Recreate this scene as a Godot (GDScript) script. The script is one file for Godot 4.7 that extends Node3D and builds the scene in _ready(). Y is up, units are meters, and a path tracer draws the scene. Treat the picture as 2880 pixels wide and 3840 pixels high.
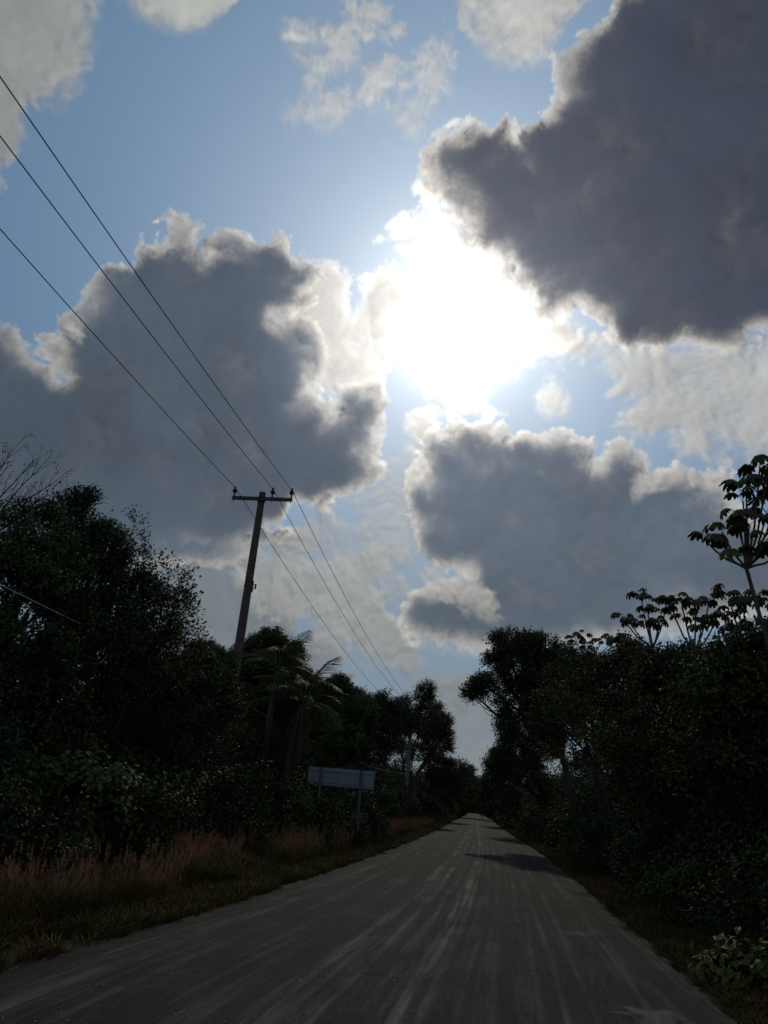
extends Node3D

const EXPO := 0.4
const SUN_AZ := -4.0
const SUN_EL := 34.0

var rng := RandomNumberGenerator.new()

# ---------------------------------------------------------------- sky
# every cloud: outline in degrees of azimuth and elevation, depth of the soft edge, optical thickness, raggedness of the outline, share of fine grain, lit colour, body colour
var clouds := []
var n_big := FastNoiseLite.new()
var n_mid := FastNoiseLite.new()
var n_puff := FastNoiseLite.new()
var n_soft := FastNoiseLite.new()
var n_curl := FastNoiseLite.new()

func cloud(outline: Array, edge: float, thick: float, rag: float, lit: Vector3, body: Vector3, wisp := 0.0) -> void:
	var low := 90.0
	for i in outline.size() / 2:
		low = minf(low, outline[2 * i + 1])
	clouds.append({"low": low, "o": outline, "edge": edge, "t": thick, "rag": rag, "lit": lit, "body": body, "wisp": wisp})

func edge_distance(o: Array, x: float, y: float, k: float) -> float:
	var n := o.size() / 2
	var best := 1e9
	var inside := false
	var ax: float = (o[2 * n - 2] - x) * k
	var ay: float = o[2 * n - 1] - y
	for i in n:
		var bx: float = (o[2 * i] - x) * k
		var by: float = o[2 * i + 1] - y
		var dx := bx - ax
		var dy := by - ay
		var t := clampf(-(ax * dx + ay * dy) / (dx * dx + dy * dy + 1e-9), 0.0, 1.0)
		var qx := ax + t * dx
		var qy := ay + t * dy
		best = minf(best, qx * qx + qy * qy)
		if (ay > 0.0) != (by > 0.0) and ax + (0.0 - ay) * dx / dy > 0.0:
			inside = not inside
		ax = bx
		ay = by
	return sqrt(best) if inside else -sqrt(best)

func air(y: float, theta: float) -> Vector3:
	# clear air: deep blue high up, paler low down, white round the sun
	var up := clampf(y, 0.0, 1.0)
	var c := Vector3(0.085, 0.19, 0.335) * (0.78 + 0.55 * exp(-theta / 20.0))
	c = c.lerp(Vector3(0.225, 0.285, 0.32), pow(1.0 - up, 6.0) * 0.9)
	c += Vector3(1.0, 0.98, 0.93) * (0.80 * exp(-theta / 11.0))
	return c

func sun_glow(theta: float) -> float:
	return 14.0 * exp(-theta * theta / 4.6) + 1.5 * exp(-theta / 2.8)

func make_sky() -> Image:
	n_big.seed = 11; n_big.frequency = 3.2; n_big.fractal_octaves = 5; n_big.noise_type = FastNoiseLite.TYPE_SIMPLEX_SMOOTH
	n_mid.seed = 5; n_mid.frequency = 15.0; n_mid.fractal_octaves = 5; n_mid.fractal_gain = 0.56; n_mid.noise_type = FastNoiseLite.TYPE_SIMPLEX_SMOOTH
	n_mid.domain_warp_enabled = true; n_mid.domain_warp_amplitude = 0.035; n_mid.domain_warp_frequency = 9.0; n_mid.domain_warp_fractal_type = FastNoiseLite.DOMAIN_WARP_FRACTAL_PROGRESSIVE; n_mid.domain_warp_fractal_octaves = 3
	n_curl.seed = 3; n_curl.frequency = 95.0; n_curl.fractal_octaves = 2; n_curl.noise_type = FastNoiseLite.TYPE_CELLULAR; n_curl.cellular_return_type = FastNoiseLite.RETURN_DISTANCE
	n_puff.seed = 8; n_puff.frequency = 26.0; n_puff.fractal_octaves = 3; n_puff.noise_type = FastNoiseLite.TYPE_CELLULAR
	n_soft.seed = 21; n_soft.frequency = 7.0; n_soft.fractal_octaves = 3; n_soft.noise_type = FastNoiseLite.TYPE_SIMPLEX_SMOOTH
	n_puff.cellular_return_type = FastNoiseLite.RETURN_DISTANCE
	var cream := Vector3(0.66, 0.61, 0.54)
	var grey := Vector3(0.066, 0.090, 0.128)
	var slate := Vector3(0.046, 0.058, 0.088)
	# far, low and thin ones first
	cloud([-8.1, 7.0, -5.6, 9.8, -2.2, 9.3, 1.0, 10.8, 5.9, 10.3, 5.8, 0.0, -7.5, -1.0], 3.0, 0.75, 1.6, cream * 0.5, Vector3(0.17, 0.20, 0.21), 0.5)
	cloud([-26.7, 16.4, -18.0, 17.0, -15.5, 13.2, -12.4, 10.6, -10.2, 8.5, -11.8, 4.8, -22.0, 3.9, -27.0, 9.9], 3.0, 1.5, 1.9, cream * 0.46, Vector3(0.115, 0.145, 0.17), 0.35)
	cloud([-15.8, 18.9, -13.6, 18.5, -13.1, 16.8, -11.1, 17.8, -9.0, 18.3, -7.9, 17.5, -5.9, 17.2, -7.8, 16.3, -7.9, 14.6, -6.5, 13.0, -4.7, 10.8, -4.6, 9.2, -6.5, 8.1, -8.9, 8.9, -11.4, 10.0, -14.2, 11.4, -17.3, 11.7, -19.0, 14.5, -18.0, 17.0], 2.6, 1.4, 1.3, cream * 0.72, Vector3(0.20, 0.23, 0.255), 0.45)
	cloud([1.3, 33.1, 4.3, 34.0, 8.0, 33.4, 13.3, 32.0, 20.2, 32.0, 24.4, 31.2, 23.0, 20.9, 19.1, 22.2, 16.2, 23.2, 12.5, 24.2, 10.2, 25.4, 9.1, 27.1, 7.9, 29.4, 4.3, 31.4, 2.5, 30.5, -0.9, 28.9], 4.0, 1.3, 1.5, cream * 0.8, Vector3(0.36, 0.375, 0.385), 0.3)
	cloud([2.3, 28.9, 3.8, 30.0, 5.6, 28.8, 5.9, 27.2, 4.0, 26.8, 2.5, 27.6], 0.9, 0.9, 0.8, cream, Vector3(0.45, 0.46, 0.46), 0.4)
	cloud([-7.9, 27.0, -6.7, 28.4, -4.6, 29.2, -1.6, 28.9, 0.3, 28.0, -0.8, 26.5, -3.4, 27.1, -5.7, 25.5, -6.7, 23.4, -7.7, 25.0], 1.0, 1.0, 1.0, cream * 1.1, Vector3(0.5, 0.5, 0.48), 0.4)
	cloud([-10.0, 21.5, -8.2, 21.6, -6.6, 19.4, -6.5, 17.7, -7.5, 17.6, -9.1, 19.9], 1.6, 0.5, 1.0, cream * 0.9, Vector3(0.4, 0.44, 0.46), 0.5)
	cloud([-15.7, 20.9, -11.6, 23.4, -8.4, 28.3, -4.6, 28.5, -2.9, 25.3, -4.1, 20.5, -3.8, 13.8, -5.5, 7.8, -12.1, 7.3, -17.4, 12.7], 5.0, 0.75, 1.5, cream * 0.55, Vector3(0.32, 0.37, 0.39), 0.5)
	# wisps high in the middle
	cloud([-15.5, 52.2, -12.5, 53.4, -11.6, 51.6, -13.6, 49.9, -15.5, 48.2, -18.3, 48.4, -18.1, 49.7, -16.3, 50.8], 2.0, 1.1, 1.7, cream * 0.8, Vector3(0.36, 0.40, 0.43), 0.8)
	cloud([-20.5, 45.9, -17.5, 47.0, -15.7, 47.9, -14.8, 46.4, -17.1, 45.2, -20.1, 45.0], 1.8, 0.8, 1.6, cream * 0.8, Vector3(0.36, 0.40, 0.43), 0.8)
	cloud([-13.6, 49.9, -11.3, 49.3, -9.7, 47.7, -7.7, 50.0, -6.2, 50.6, -6.6, 48.2, -9.0, 45.7, -12.1, 46.1, -14.2, 48.1], 2.0, 0.9, 1.7, cream * 0.8, Vector3(0.36, 0.40, 0.43), 0.8)
	cloud([-21.0, 50.3, -19.0, 51.3, -18.8, 50.5, -20.4, 49.8], 1.0, 0.7, 1.0, cream * 0.8, Vector3(0.36, 0.40, 0.43), 0.8)
	# sunlit ones along the top
	cloud([-37.2, 48.6, -34.8, 47.8, -32.8, 47.8, -30.7, 47.8, -29.2, 48.4, -27.8, 49.8, -26.9, 51.1, -28.0, 54.6, -39.0, 51.6], 1.2, 2.4, 0.75, cream * 0.74, Vector3(0.42, 0.45, 0.43), 0.1)
	cloud([-52.6, 46.7, -41.5, 51.7, -38.3, 46.9, -38.0, 44.9, -37.6, 43.3, -39.4, 41.8, -41.3, 40.2, -40.4, 39.1, -40.5, 36.9, -41.4, 35.9, -46.7, 33.4], 2.6, 2.6, 1.1, cream * 0.70, Vector3(0.22, 0.25, 0.245), 0.15)
	cloud([-4.8, 52.8, -5.1, 51.2, -2.3, 50.2, 0.4, 49.6, 2.6, 48.9, 3.9, 49.8, 5.7, 51.2, 8.8, 52.3, 10.3, 56.0, -5.3, 56.9], 1.8, 2.0, 0.9, cream * 0.78, Vector3(0.40, 0.41, 0.40), 0.2)
	# thin bright shreds right before the sun
	cloud([-8.7, 40.0, -5.9, 40.7, -3.3, 39.3, -0.6, 37.5, 2.4, 34.0, 1.3, 30.6, -0.8, 28.3, -4.5, 27.5, -7.7, 29.4, -9.1, 32.2, -8.7, 36.0, -7.4, 37.0], 2.2, 1.1, 1.5, cream * 1.5, Vector3(1.1, 1.08, 1.02), 0.5)
	cloud([1.3, 33.7, 5.5, 34.2, 6.5, 32.6, 3.6, 30.8, 0.6, 29.6], 1.6, 1.0, 1.2, cream * 1.1, Vector3(0.6, 0.6, 0.58), 0.6)
	# the three great dark ones against the sun, each with a bright fringe of its own
	cloud([-17.9, 35.8, -15.7, 36.8, -14.0, 36.2, -12.8, 34.9, -11.6, 36.5, -10.1, 37.4, -8.8, 36.7, -8.2, 34.8, -8.4, 32.6, -8.9, 30.3, -10.7, 29.0, -13.6, 27.5, -15.9, 28.0, -15.5, 30.3, -17.3, 32.0, -18.9, 32.8, -18.4, 34.4], 1.0, 1.5, 1.0, cream * 1.15, Vector3(0.36, 0.36, 0.35), 0.35)
	cloud([-6.8, 43.9, -7.9, 42.5, -8.0, 41.2, -10.8, 40.2, -11.3, 39.1, -9.1, 38.3, -7.4, 36.7, -4.4, 37.2, -2.0, 38.1, -3.7, 39.9, -5.3, 41.6], 1.0, 1.2, 0.9, cream * 1.2, Vector3(0.55, 0.53, 0.5), 0.3)
	cloud([-27.8, 37.4, -26.3, 36.7, -25.8, 36.0, -25.1, 36.4, -23.2, 37.6, -21.4, 37.6, -20.1, 38.2, -18.1, 37.4, -17.0, 36.2, -17.7, 34.5, -19.0, 33.1, -17.3, 32.5, -15.3, 31.0, -16.1, 27.9, -13.6, 27.6, -10.4, 28.6, -9.4, 27.3, -9.8, 24.9, -10.0, 22.8, -11.1, 21.3, -13.8, 20.3, -15.5, 19.3, -16.7, 17.8, -19.9, 16.1, -23.8, 15.0, -29.4, 14.3, -35.3, 13.5, -41.7, 12.1, -45.2, 24.4, -39.8, 26.6, -38.8, 27.4, -37.4, 26.2, -35.8, 25.6, -34.2, 25.6, -35.4, 27.4, -34.5, 29.4, -32.8, 31.4, -32.6, 32.9, -31.0, 34.6, -29.5, 36.0], 2.1, 5.0, 1.0, cream * 0.95, grey * 0.95, 0.0)
	cloud([-6.5, 45.6, -4.9, 46.3, -2.9, 46.4, -0.4, 46.6, 0.1, 45.6, 1.4, 45.7, 3.5, 47.1, 5.1, 48.0, 4.9, 49.3, 6.0, 50.9, 8.8, 52.1, 11.0, 53.2, 14.4, 56.3, 31.9, 51.9, 27.0, 29.7, 20.1, 31.5, 16.9, 31.1, 13.2, 31.4, 10.1, 31.7, 8.0, 33.4, 5.8, 34.7, 3.6, 34.3, 2.4, 35.1, 0.6, 36.7, -1.2, 38.2, -3.5, 39.4, -4.7, 40.8, -6.3, 42.8, -7.0, 44.4], 2.0, 5.0, 1.05, cream * 1.0, slate * 0.92, 0.0)
	cloud([-6.8, 21.7, -6.5, 23.8, -5.8, 25.2, -4.8, 26.3, -3.0, 27.0, -0.8, 26.8, 1.1, 26.4, 2.5, 25.8, 4.7, 26.2, 6.1, 25.6, 7.4, 24.6, 9.2, 24.9, 10.5, 24.4, 12.1, 23.7, 14.3, 22.9, 16.3, 22.1, 16.9, 20.5, 18.8, 19.2, 25.2, 17.1, 24.6, 12.6, 16.6, 12.9, 10.6, 12.0, 4.3, 10.6, -0.6, 9.7, -3.9, 10.0, -6.7, 11.3, -7.5, 12.9, -6.6, 14.3, -4.4, 15.1, -2.5, 15.9, -5.2, 16.6, -6.4, 18.4], 2.8, 4.2, 0.9, cream * 1.1, grey * 1.08, 0.0)
	cloud([2.4, 33.7, 5.5, 34.8, 9.1, 32.7, 8.0, 31.3, 4.7, 31.7], 1.6, 1.0, 1.0, cream * 0.85, Vector3(0.3, 0.31, 0.32), 0.4)
	cloud([9.5, 22.6, 10.3, 23.6, 12.1, 23.5, 14.3, 22.9, 16.3, 22.1, 16.1, 21.5, 13.6, 21.7, 11.7, 21.5, 10.0, 20.9], 0.9, 0.9, 0.6, cream * 0.85, Vector3(0.4, 0.42, 0.43), 0.3)
	cloud([-6.2, 16.6, -4.3, 16.7, -2.1, 15.4, -0.3, 14.3, 0.6, 13.3, -0.3, 12.2, -2.1, 13.3, -4.5, 14.4, -5.8, 15.4], 1.3, 0.85, 1.2, cream * 0.72, Vector3(0.36, 0.35, 0.33), 0.5)
	cloud([-34.9, 25.9, -35.2, 27.8, -34.5, 29.4, -33.6, 29.7, -33.4, 27.5, -33.6, 25.9], 0.9, 1.0, 0.7, cream * 0.8, Vector3(0.42, 0.42, 0.40), 0.3)
	var w := 4096
	var h := 2048
	var per := w / 360.0
	var whole := sky_part(1024, 0, 1024, 0, 256, 1024 / 360.0, [])
	whole.resize(4096, 1024, Image.INTERPOLATE_CUBIC)
	var x0 := int((180.0 - 58.0) * per)
	var x1 := int((180.0 + 38.0) * per)
	var y0 := int((90.0 - 66.0) * per)
	var near := []
	var bw := x1 - x0
	var bh := 1024 - y0
	for c in clouds:
		var f := Image.create_empty(bw / 8 + 1, bh / 8 + 1, false, Image.FORMAT_RF)
		for j in f.get_height():
			var el := 90.0 - (y0 + (j + 0.5) * bh / f.get_height()) / per
			var k := cos(deg_to_rad(el))
			for i in f.get_width():
				f.set_pixel(i, j, Color(edge_distance(c.o, (x0 + (i + 0.5) * bw / f.get_width()) / per - 180.0, el, k), 0, 0))
		f.resize(bw, bh, Image.INTERPOLATE_CUBIC)
		near.append(f.get_data().to_float32_array())
	var part := sky_part(4096, x0, bw, y0, bh, per, near)
	whole.blit_rect(part, Rect2i(0, 0, bw, bh), Vector2i(x0, y0))
	var out := Image.create_empty(w, h, false, Image.FORMAT_RGBF)
	out.fill(Color(0.05 / EXPO, 0.055 / EXPO, 0.05 / EXPO))
	out.blit_rect(whole, Rect2i(w / 2, 0, w / 2, 1024), Vector2i.ZERO)
	out.blit_rect(whole, Rect2i(0, 0, w / 2, 1024), Vector2i(w / 2, 0))
	return out

func sky_part(_full: int, x0: int, bw: int, y0: int, bh: int, per: float, near: Array) -> Image:
	var data := PackedFloat32Array()
	data.resize(bw * bh * 3)
	var sun := Vector3(sin(deg_to_rad(SUN_AZ)) * cos(deg_to_rad(SUN_EL)), sin(deg_to_rad(SUN_EL)), -cos(deg_to_rad(SUN_AZ)) * cos(deg_to_rad(SUN_EL)))
	var cut := [[-56.0, -49.0], [36.0, 29.0], [64.0, 57.0]]
	for j in bh:
		var el := 90.0 - (y0 + j + 0.5) / per
		var sy := sin(deg_to_rad(el))
		var cy := cos(deg_to_rad(el))
		var inel := smoothstep(64.0, 57.0, el)
		for i in bw:
			var az := (x0 + i + 0.5) / per - 180.0
			var a := deg_to_rad(az)
			var d := Vector3(sin(a) * cy, sy, -cos(a) * cy)
			var theta := rad_to_deg(acos(clampf(d.dot(sun), -1.0, 1.0)))
			var c := air(sy, theta)
			var g := sun_glow(theta)
			c += Vector3(g, g * 0.985, g * 0.95)
			var big := n_big.get_noise_3dv(d)
			var mine := inel * smoothstep(-56.0, -49.0, az) * smoothstep(36.0, 29.0, az)
			if mine < 1.0:
				# the same kind of broken cloud goes on all round
				var t := maxf(0.0, (big + 0.10 + 0.05 * sin(a * 2.0)) * 6.0 + n_mid.get_noise_3dv(d) * 0.9) * (1.0 - mine)
				var e := exp(-t * 0.75)
				var lit := Vector3(0.55, 0.53, 0.49) * (0.8 + 0.5 * exp(-theta / 20.0))
				c = c.lerp(Vector3(0.15, 0.17, 0.20).lerp(lit, e), 1.0 - exp(-t * 1.6))
			if mine > 0.0 and near.size():
				var fine := n_mid.get_noise_3dv(d)
				var puff := n_puff.get_noise_3dv(d)
				var relief := fine - n_mid.get_noise_3dv(d + (sun - d * d.dot(sun)).normalized() * 0.007)
				var curl := n_curl.get_noise_3dv(d + Vector3(fine, puff, -fine) * 0.004)
				var soft := n_soft.get_noise_3dv(d)
				var at := j * bw + i
				var fringe := 0.62 + 2.9 * exp(-theta / 6.5) + 0.8 * exp(-theta / 16.0)
				var wide := 1.0 + 1.3 * exp(-theta / 8.0)
				for k in near.size():
					var s: float = near[k][at]
					var q: Dictionary = clouds[k]
					var rag: float = q.rag
					if s < -2.4 * rag:
						continue
					# flat bases melt into the air, tops are crisp
					var base: float = smoothstep(q.low + 4.0, q.low - 1.0, el)
					var blur: float = (0.55 + 1.1 * smoothstep(-0.25, 0.4, soft)) * wide + base * 1.6
					s += rag * (fine * (1.5 - 0.7 * base) - ((puff + 0.45) * 0.8 + (curl + 0.5) * 0.38) * (1.0 - base) + soft * 0.9 + 0.42 * (1.0 - base)) + 0.5 * rag * base
					if q.wisp > 0.6:
						s += 0.25 * rag
					if s <= 0.0:
						continue
					var u: float = clampf((s - 0.2) / (q.edge * blur), 0.0, 1.0)
					var t: float = q.t * u * u * (3.0 - 2.0 * u) * mine
					if q.wisp > 0.0:
						t *= maxf(0.0, 1.0 + q.wisp * (fine * 2.6 + soft * 1.4))
					else:
						t *= 1.0 + 0.5 * fine + 0.45 * soft
						t += 0.65 * minf(s / (0.2 + 0.5 * smoothstep(-0.2, 0.4, soft) + 3.0 * base), 1.0) * (1.0 + 0.5 * fine)
						t *= 1.0 - 0.55 * base
					var e := exp(-t * 0.8)
					var lit: Vector3 = q.lit * fringe * (1.0 + relief * (0.9 if q.wisp > 0.0 else 1.5))
					var body: Vector3 = q.body * (1.0 + 0.9 * exp(-theta / 9.0) + soft * 0.24 + big * 0.35 + fine * 0.06 + relief * 0.06)
					c = c.lerp(body.lerp(lit, e), 1.0 - exp(-t * (1.7 if q.wisp > 0.0 else 2.8)))
				# lit air between us and the clouds, thicker towards the horizon and the sun
				c = c.lerp(Vector3(0.20, 0.245, 0.27), 0.7 * exp(-el / 7.5) * mine)
				var veil := 0.16 * exp(-theta / 7.0) * mine
				c += Vector3(veil, veil * 0.98, veil * 0.93)
			var o := (j * bw + i) * 3
			data[o] = c.x / EXPO
			data[o + 1] = c.y / EXPO
			data[o + 2] = c.z / EXPO
	return Image.create_from_data(bw, bh, false, Image.FORMAT_RGBF, data.to_byte_array())

func _ready():
	rng.seed = 7
	# camera
	var cam := Camera3D.new()
	cam.name = "camera"
	cam.fov = 66.1
	cam.near = 0.05
	cam.far = 4000.0
	add_child(cam)
	cam.transform = Transform3D(Basis(Vector3(0.98930, 0.07371, -0.12588), Vector3(-0.02531, 0.93658, 0.34953), Vector3(0.14367, -0.34260, 0.92843)), Vector3(0, 1.8, 0))
	# sky and exposure
	var env := Environment.new()
	env.background_mode = Environment.BG_SKY
	env.sky = Sky.new()
	var pano := PanoramaSkyMaterial.new()
	var t0 := Time.get_ticks_msec()
	pano.panorama = ImageTexture.create_from_image(make_sky())
	print("sky ", Time.get_ticks_msec() - t0)
	env.sky.sky_material = pano
	env.tonemap_mode = Environment.TONE_MAPPER_LINEAR
	env.tonemap_exposure = EXPO
	env.sdfgi_enabled = true
	env.ssao_enabled = true
	env.ssil_enabled = true
	var we := WorldEnvironment.new()
	we.name = "world_environment"
	we.environment = env
	add_child(we)
	# sun behind the thin gap between the clouds
	var sun := DirectionalLight3D.new()
	sun.name = "sun"
	sun.light_energy = 0.6
	sun.light_color = Color(1.0, 0.95, 0.86)
	sun.light_angular_distance = 1.0
	sun.shadow_enabled = true
	add_child(sun)
	sun.rotation_degrees = Vector3(-SUN_EL, 180.0 - SUN_AZ, 0)
	build()

# ---------------------------------------------------------------- helpers
var taken := {}
var leaf_mat: StandardMaterial3D
var grass_mat: StandardMaterial3D
var bark_mat: StandardMaterial3D
var pale_bark: StandardMaterial3D
var sprays := {}

func numbered(called: String) -> String:
	var n: int = taken.get(called, -1) + 1
	taken[called] = n
	return called if n == 0 else "%s_%03d" % [called, n]

func thing(called: String, label: String, category: String, at: Vector3, group := "") -> Node3D:
	var o := Node3D.new()
	o.name = numbered(called)
	add_child(o)
	o.position = at
	o.set_meta("label", label)
	o.set_meta("category", category)
	if group:
		o.set_meta("group", group)
	return o

func part(parent: Node, called: String, mesh: Mesh, mat: Material, at := Transform3D.IDENTITY) -> MeshInstance3D:
	var o := MeshInstance3D.new()
	o.name = called
	o.mesh = mesh
	if mat:
		o.material_override = mat
	parent.add_child(o, true)
	o.transform = at
	return o

func structure(called: String, mesh: Mesh, mat: Material) -> MeshInstance3D:
	var o := part(self, called, mesh, mat)
	o.set_meta("kind", "structure")
	return o

class Tris:
	var v := PackedVector3Array()
	var n := PackedVector3Array()
	var c := PackedColorArray()
	func tri(a: Vector3, b: Vector3, d: Vector3, col: Color) -> void:
		var m := (d - a).cross(b - a).normalized()
		v.append(a); v.append(b); v.append(d)
		for k in 3:
			n.append(m)
			c.append(col)
	func quad(a: Vector3, b: Vector3, d: Vector3, e: Vector3, col: Color) -> void:
		tri(a, b, d, col)
		tri(a, d, e, col)
	func tube(pts: Array, rad: Array, sides: int, col: Color) -> void:
		var last := []
		var lastn := []
		for i in pts.size():
			var dir: Vector3 = (pts[mini(i + 1, pts.size() - 1)] - pts[maxi(i - 1, 0)]).normalized()
			var side := dir.cross(Vector3(0.31, 0.2, 0.93)).normalized()
			var other := dir.cross(side).normalized()
			var ring := []
			var rn := []
			for k in sides:
				var a := TAU * k / sides
				var o := side * cos(a) + other * sin(a)
				ring.append(pts[i] + o * rad[i])
				rn.append(o)
			if i:
				for k in sides:
					var q := (k + 1) % sides
					for ix in [[0, k], [1, k], [1, q], [0, k], [1, q], [0, q]]:
						v.append((last if ix[0] == 0 else ring)[ix[1]])
						n.append((lastn if ix[0] == 0 else rn)[ix[1]])
						c.append(col)
			last = ring
			lastn = rn
	func leaf(at: Vector3, dir: Vector3, face: Vector3, length: float, width: float, droop: float, col: Color) -> void:
		# a blade folded a little along its rib and bent down towards the tip
		var side := dir.cross(face).normalized()
		var up := side.cross(dir).normalized()
		var mid := at + dir * length * 0.45 + up * length * 0.03
		var tip := at + dir * length * (1.0 - 0.3 * droop) - up * length * 0.5 * droop
		var l := mid + side * width * 0.5 + up * width * 0.16
		var r := mid - side * width * 0.5 + up * width * 0.16
		tri(at, l, mid, col)
		tri(at, mid, r, col)
		tri(l, tip, mid, col)
		tri(mid, tip, r, col)
	func mesh() -> ArrayMesh:
		var arr := []
		arr.resize(Mesh.ARRAY_MAX)
		arr[Mesh.ARRAY_VERTEX] = v
		arr[Mesh.ARRAY_NORMAL] = n
		arr[Mesh.ARRAY_COLOR] = c
		var m := ArrayMesh.new()
		m.add_surface_from_arrays(Mesh.PRIMITIVE_TRIANGLES, arr)
		return m

func ball() -> Vector3:
	while true:
		var p := Vector3(rng.randf_range(-1, 1), rng.randf_range(-1, 1), rng.randf_range(-1, 1))
		if p.length_squared() < 1.0 and p.length_squared() > 1e-4:
			return p
	return Vector3.UP

func upright(dir: Vector3, roll: float) -> Basis:
	var y := dir.normalized()
	var x := y.cross(Vector3(0.12, 0.35, 0.93)).normalized()
	return Basis(x, y, x.cross(y)) * Basis(Vector3.UP, roll)

func make_sprays() -> void:
	var wood := Color(0.045, 0.035, 0.027)
	for kind in ["broad", "lance", "fine", "large", "sparse"]:
		var t := Tris.new()
		match kind:
			"broad", "sparse":
				var m := 15 if kind == "broad" else 7
				for j in 3:
					var d := (Vector3.UP + ball() * 0.8).normalized()
					t.tube([Vector3.ZERO, d * 0.22, d * 0.44 + ball() * 0.04], [0.006, 0.004, 0.002], 3, wood)
					for i in m / 3:
						var k := (i + 1.0) / (m / 3)
						var out := (d * 0.5 + ball()).normalized()
						t.leaf(d * 0.44 * k, out, (Vector3.UP + ball() * 0.7).normalized(), rng.randf_range(0.10, 0.16), rng.randf_range(0.05, 0.075), rng.randf_range(0.1, 0.6), Color.WHITE * rng.randf_range(0.75, 1.2))
			"lance":
				for i in 17:
					var a := i * 2.4
					var out := Vector3(cos(a), rng.randf_range(-0.5, 0.7), sin(a)).normalized()
					t.leaf(Vector3.UP * (0.05 + 0.2 * i / 17.0), out, Vector3.UP, rng.randf_range(0.18, 0.28), 0.05, rng.randf_range(0.4, 1.0), Color.WHITE * rng.randf_range(0.75, 1.2))
				t.tube([Vector3(0, -0.15, 0), Vector3(0, 0.26, 0)], [0.008, 0.004], 3, wood)
			"fine":
				for j in 6:
					var d := (Vector3.UP * 0.7 + ball() * 1.1).normalized()
					var side := d.cross(Vector3(0.2, 1, 0.1)).normalized()
					t.tube([Vector3.ZERO, d * 0.34], [0.003, 0.001], 3, wood)
					for i in 6:
						var p := d * (0.08 + 0.26 * i / 6.0)
						for sgn in [-1.0, 1.0]:
							t.leaf(p, (side * sgn + d * 0.4 + ball() * 0.25).normalized(), Vector3.UP + ball() * 0.4, 0.075, 0.03, 0.2, Color.WHITE * rng.randf_range(0.8, 1.2))
			"large":
				for i in 8:
					var a := i * 2.4
					var out := Vector3(cos(a), rng.randf_range(-0.2, 0.8), sin(a)).normalized()
					t.leaf(out * 0.06 + Vector3.UP * 0.03 * i, out, Vector3.UP + ball() * 0.3, rng.randf_range(0.16, 0.26), rng.randf_range(0.09, 0.13), rng.randf_range(0.2, 0.7), Color.WHITE * rng.randf_range(0.75, 1.2))
				t.tube([Vector3(0, -0.2, 0), Vector3(0, 0.2, 0)], [0.008, 0.004], 3, wood)
		sprays[kind] = t.mesh()

func scatter(parent: Node, called: String, mesh: Mesh, mat: Material, places: Array, tints: Array) -> MultiMeshInstance3D:
	var buf := PackedFloat32Array()
	buf.resize(places.size() * 16)
	for i in places.size():
		var t: Transform3D = places[i]
		var b := t.basis
		var o := i * 16
		buf[o] = b.x.x; buf[o + 1] = b.y.x; buf[o + 2] = b.z.x; buf[o + 3] = t.origin.x
		buf[o + 4] = b.x.y; buf[o + 5] = b.y.y; buf[o + 6] = b.z.y; buf[o + 7] = t.origin.y
		buf[o + 8] = b.x.z; buf[o + 9] = b.y.z; buf[o + 10] = b.z.z; buf[o + 11] = t.origin.z
		var c: Color = tints[i]
		buf[o + 12] = c.r; buf[o + 13] = c.g; buf[o + 14] = c.b; buf[o + 15] = 1.0
	var mm := MultiMesh.new()
	mm.transform_format = MultiMesh.TRANSFORM_3D
	mm.use_colors = true
	mm.mesh = mesh
	mm.instance_count = places.size()
	mm.buffer = buf
	var o := MultiMeshInstance3D.new()
	o.name = called
	o.multimesh = mm
	o.material_override = mat
	parent.add_child(o, true)
	return o

var gaps := FastNoiseLite.new()

func tint_of(c: Color) -> Color:
	var k := rng.randf_range(0.7, 1.3)
	var w := rng.randf_range(-0.12, 0.16)
	return Color(c.r * k * (1.12 + w), c.g * k, c.b * k * (0.85 - w * 0.5))

# leaves of one crown: lobes are [centre, radii, how many sprays]
func crown(o: Node3D, lobes: Array, kind: String, tint: Color, size := 1.0, gap := -0.12, called := "crown") -> void:
	var places := []
	var tints := []
	for l in lobes:
		var r: Vector3 = l[1] if l[1] is Vector3 else Vector3.ONE * l[1]
		# twigs gather in clumps near the outside of the lobe, with gaps between
		var clumps := maxi(3, int(l[2] / (9.5 if size < 1.0 else 6.0)))
		for q in clumps:
			var b := ball()
			b = b.normalized() * pow(b.length(), 0.5)
			b *= 1.0 + 0.4 * gaps.get_noise_3dv(b * 1.7 + l[0] * 3.0)
			var p: Vector3 = l[0] + b * r
			if gaps.get_noise_3dv(p * 1.15) < gap:
				continue
			var cr := clampf((r.x + r.y + r.z) * 0.085, 0.10, 0.24 * size) + 0.04
			var hue := tint * rng.randf_range(0.75, 1.25)
			for n in 12:
				var off := ball()
				var at := p + off * Vector3(cr, cr * 0.75, cr)
				var dir := b * 0.8 + Vector3(0, 0.3, 0) + off * 0.8 + ball() * 0.5
				places.append(Transform3D(upright(dir, rng.randf() * TAU).scaled(Vector3.ONE * size * rng.randf_range(0.7, 1.2)), at - o.position))
				tints.append(tint_of(hue))
	scatter(o, called, sprays[kind], leaf_mat, places, tints).set_meta("kind", "stuff")

func bent(a: Vector3, b: Vector3, wob: float, n := 5) -> Array:
	var out := []
	var k := ball() * wob * a.distance_to(b)
	var k2 := ball() * wob * 0.5 * a.distance_to(b)
	for i in n + 1:
		var t := float(i) / n
		out.append(a.lerp(b, t) + k * sin(PI * t) + k2 * sin(TAU * t))
	return out

func taper(a: float, b: float, n: int) -> Array:
	var out := []
	for i in n + 1:
		out.append(lerpf(a, b, float(i) / n))
	return out

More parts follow.
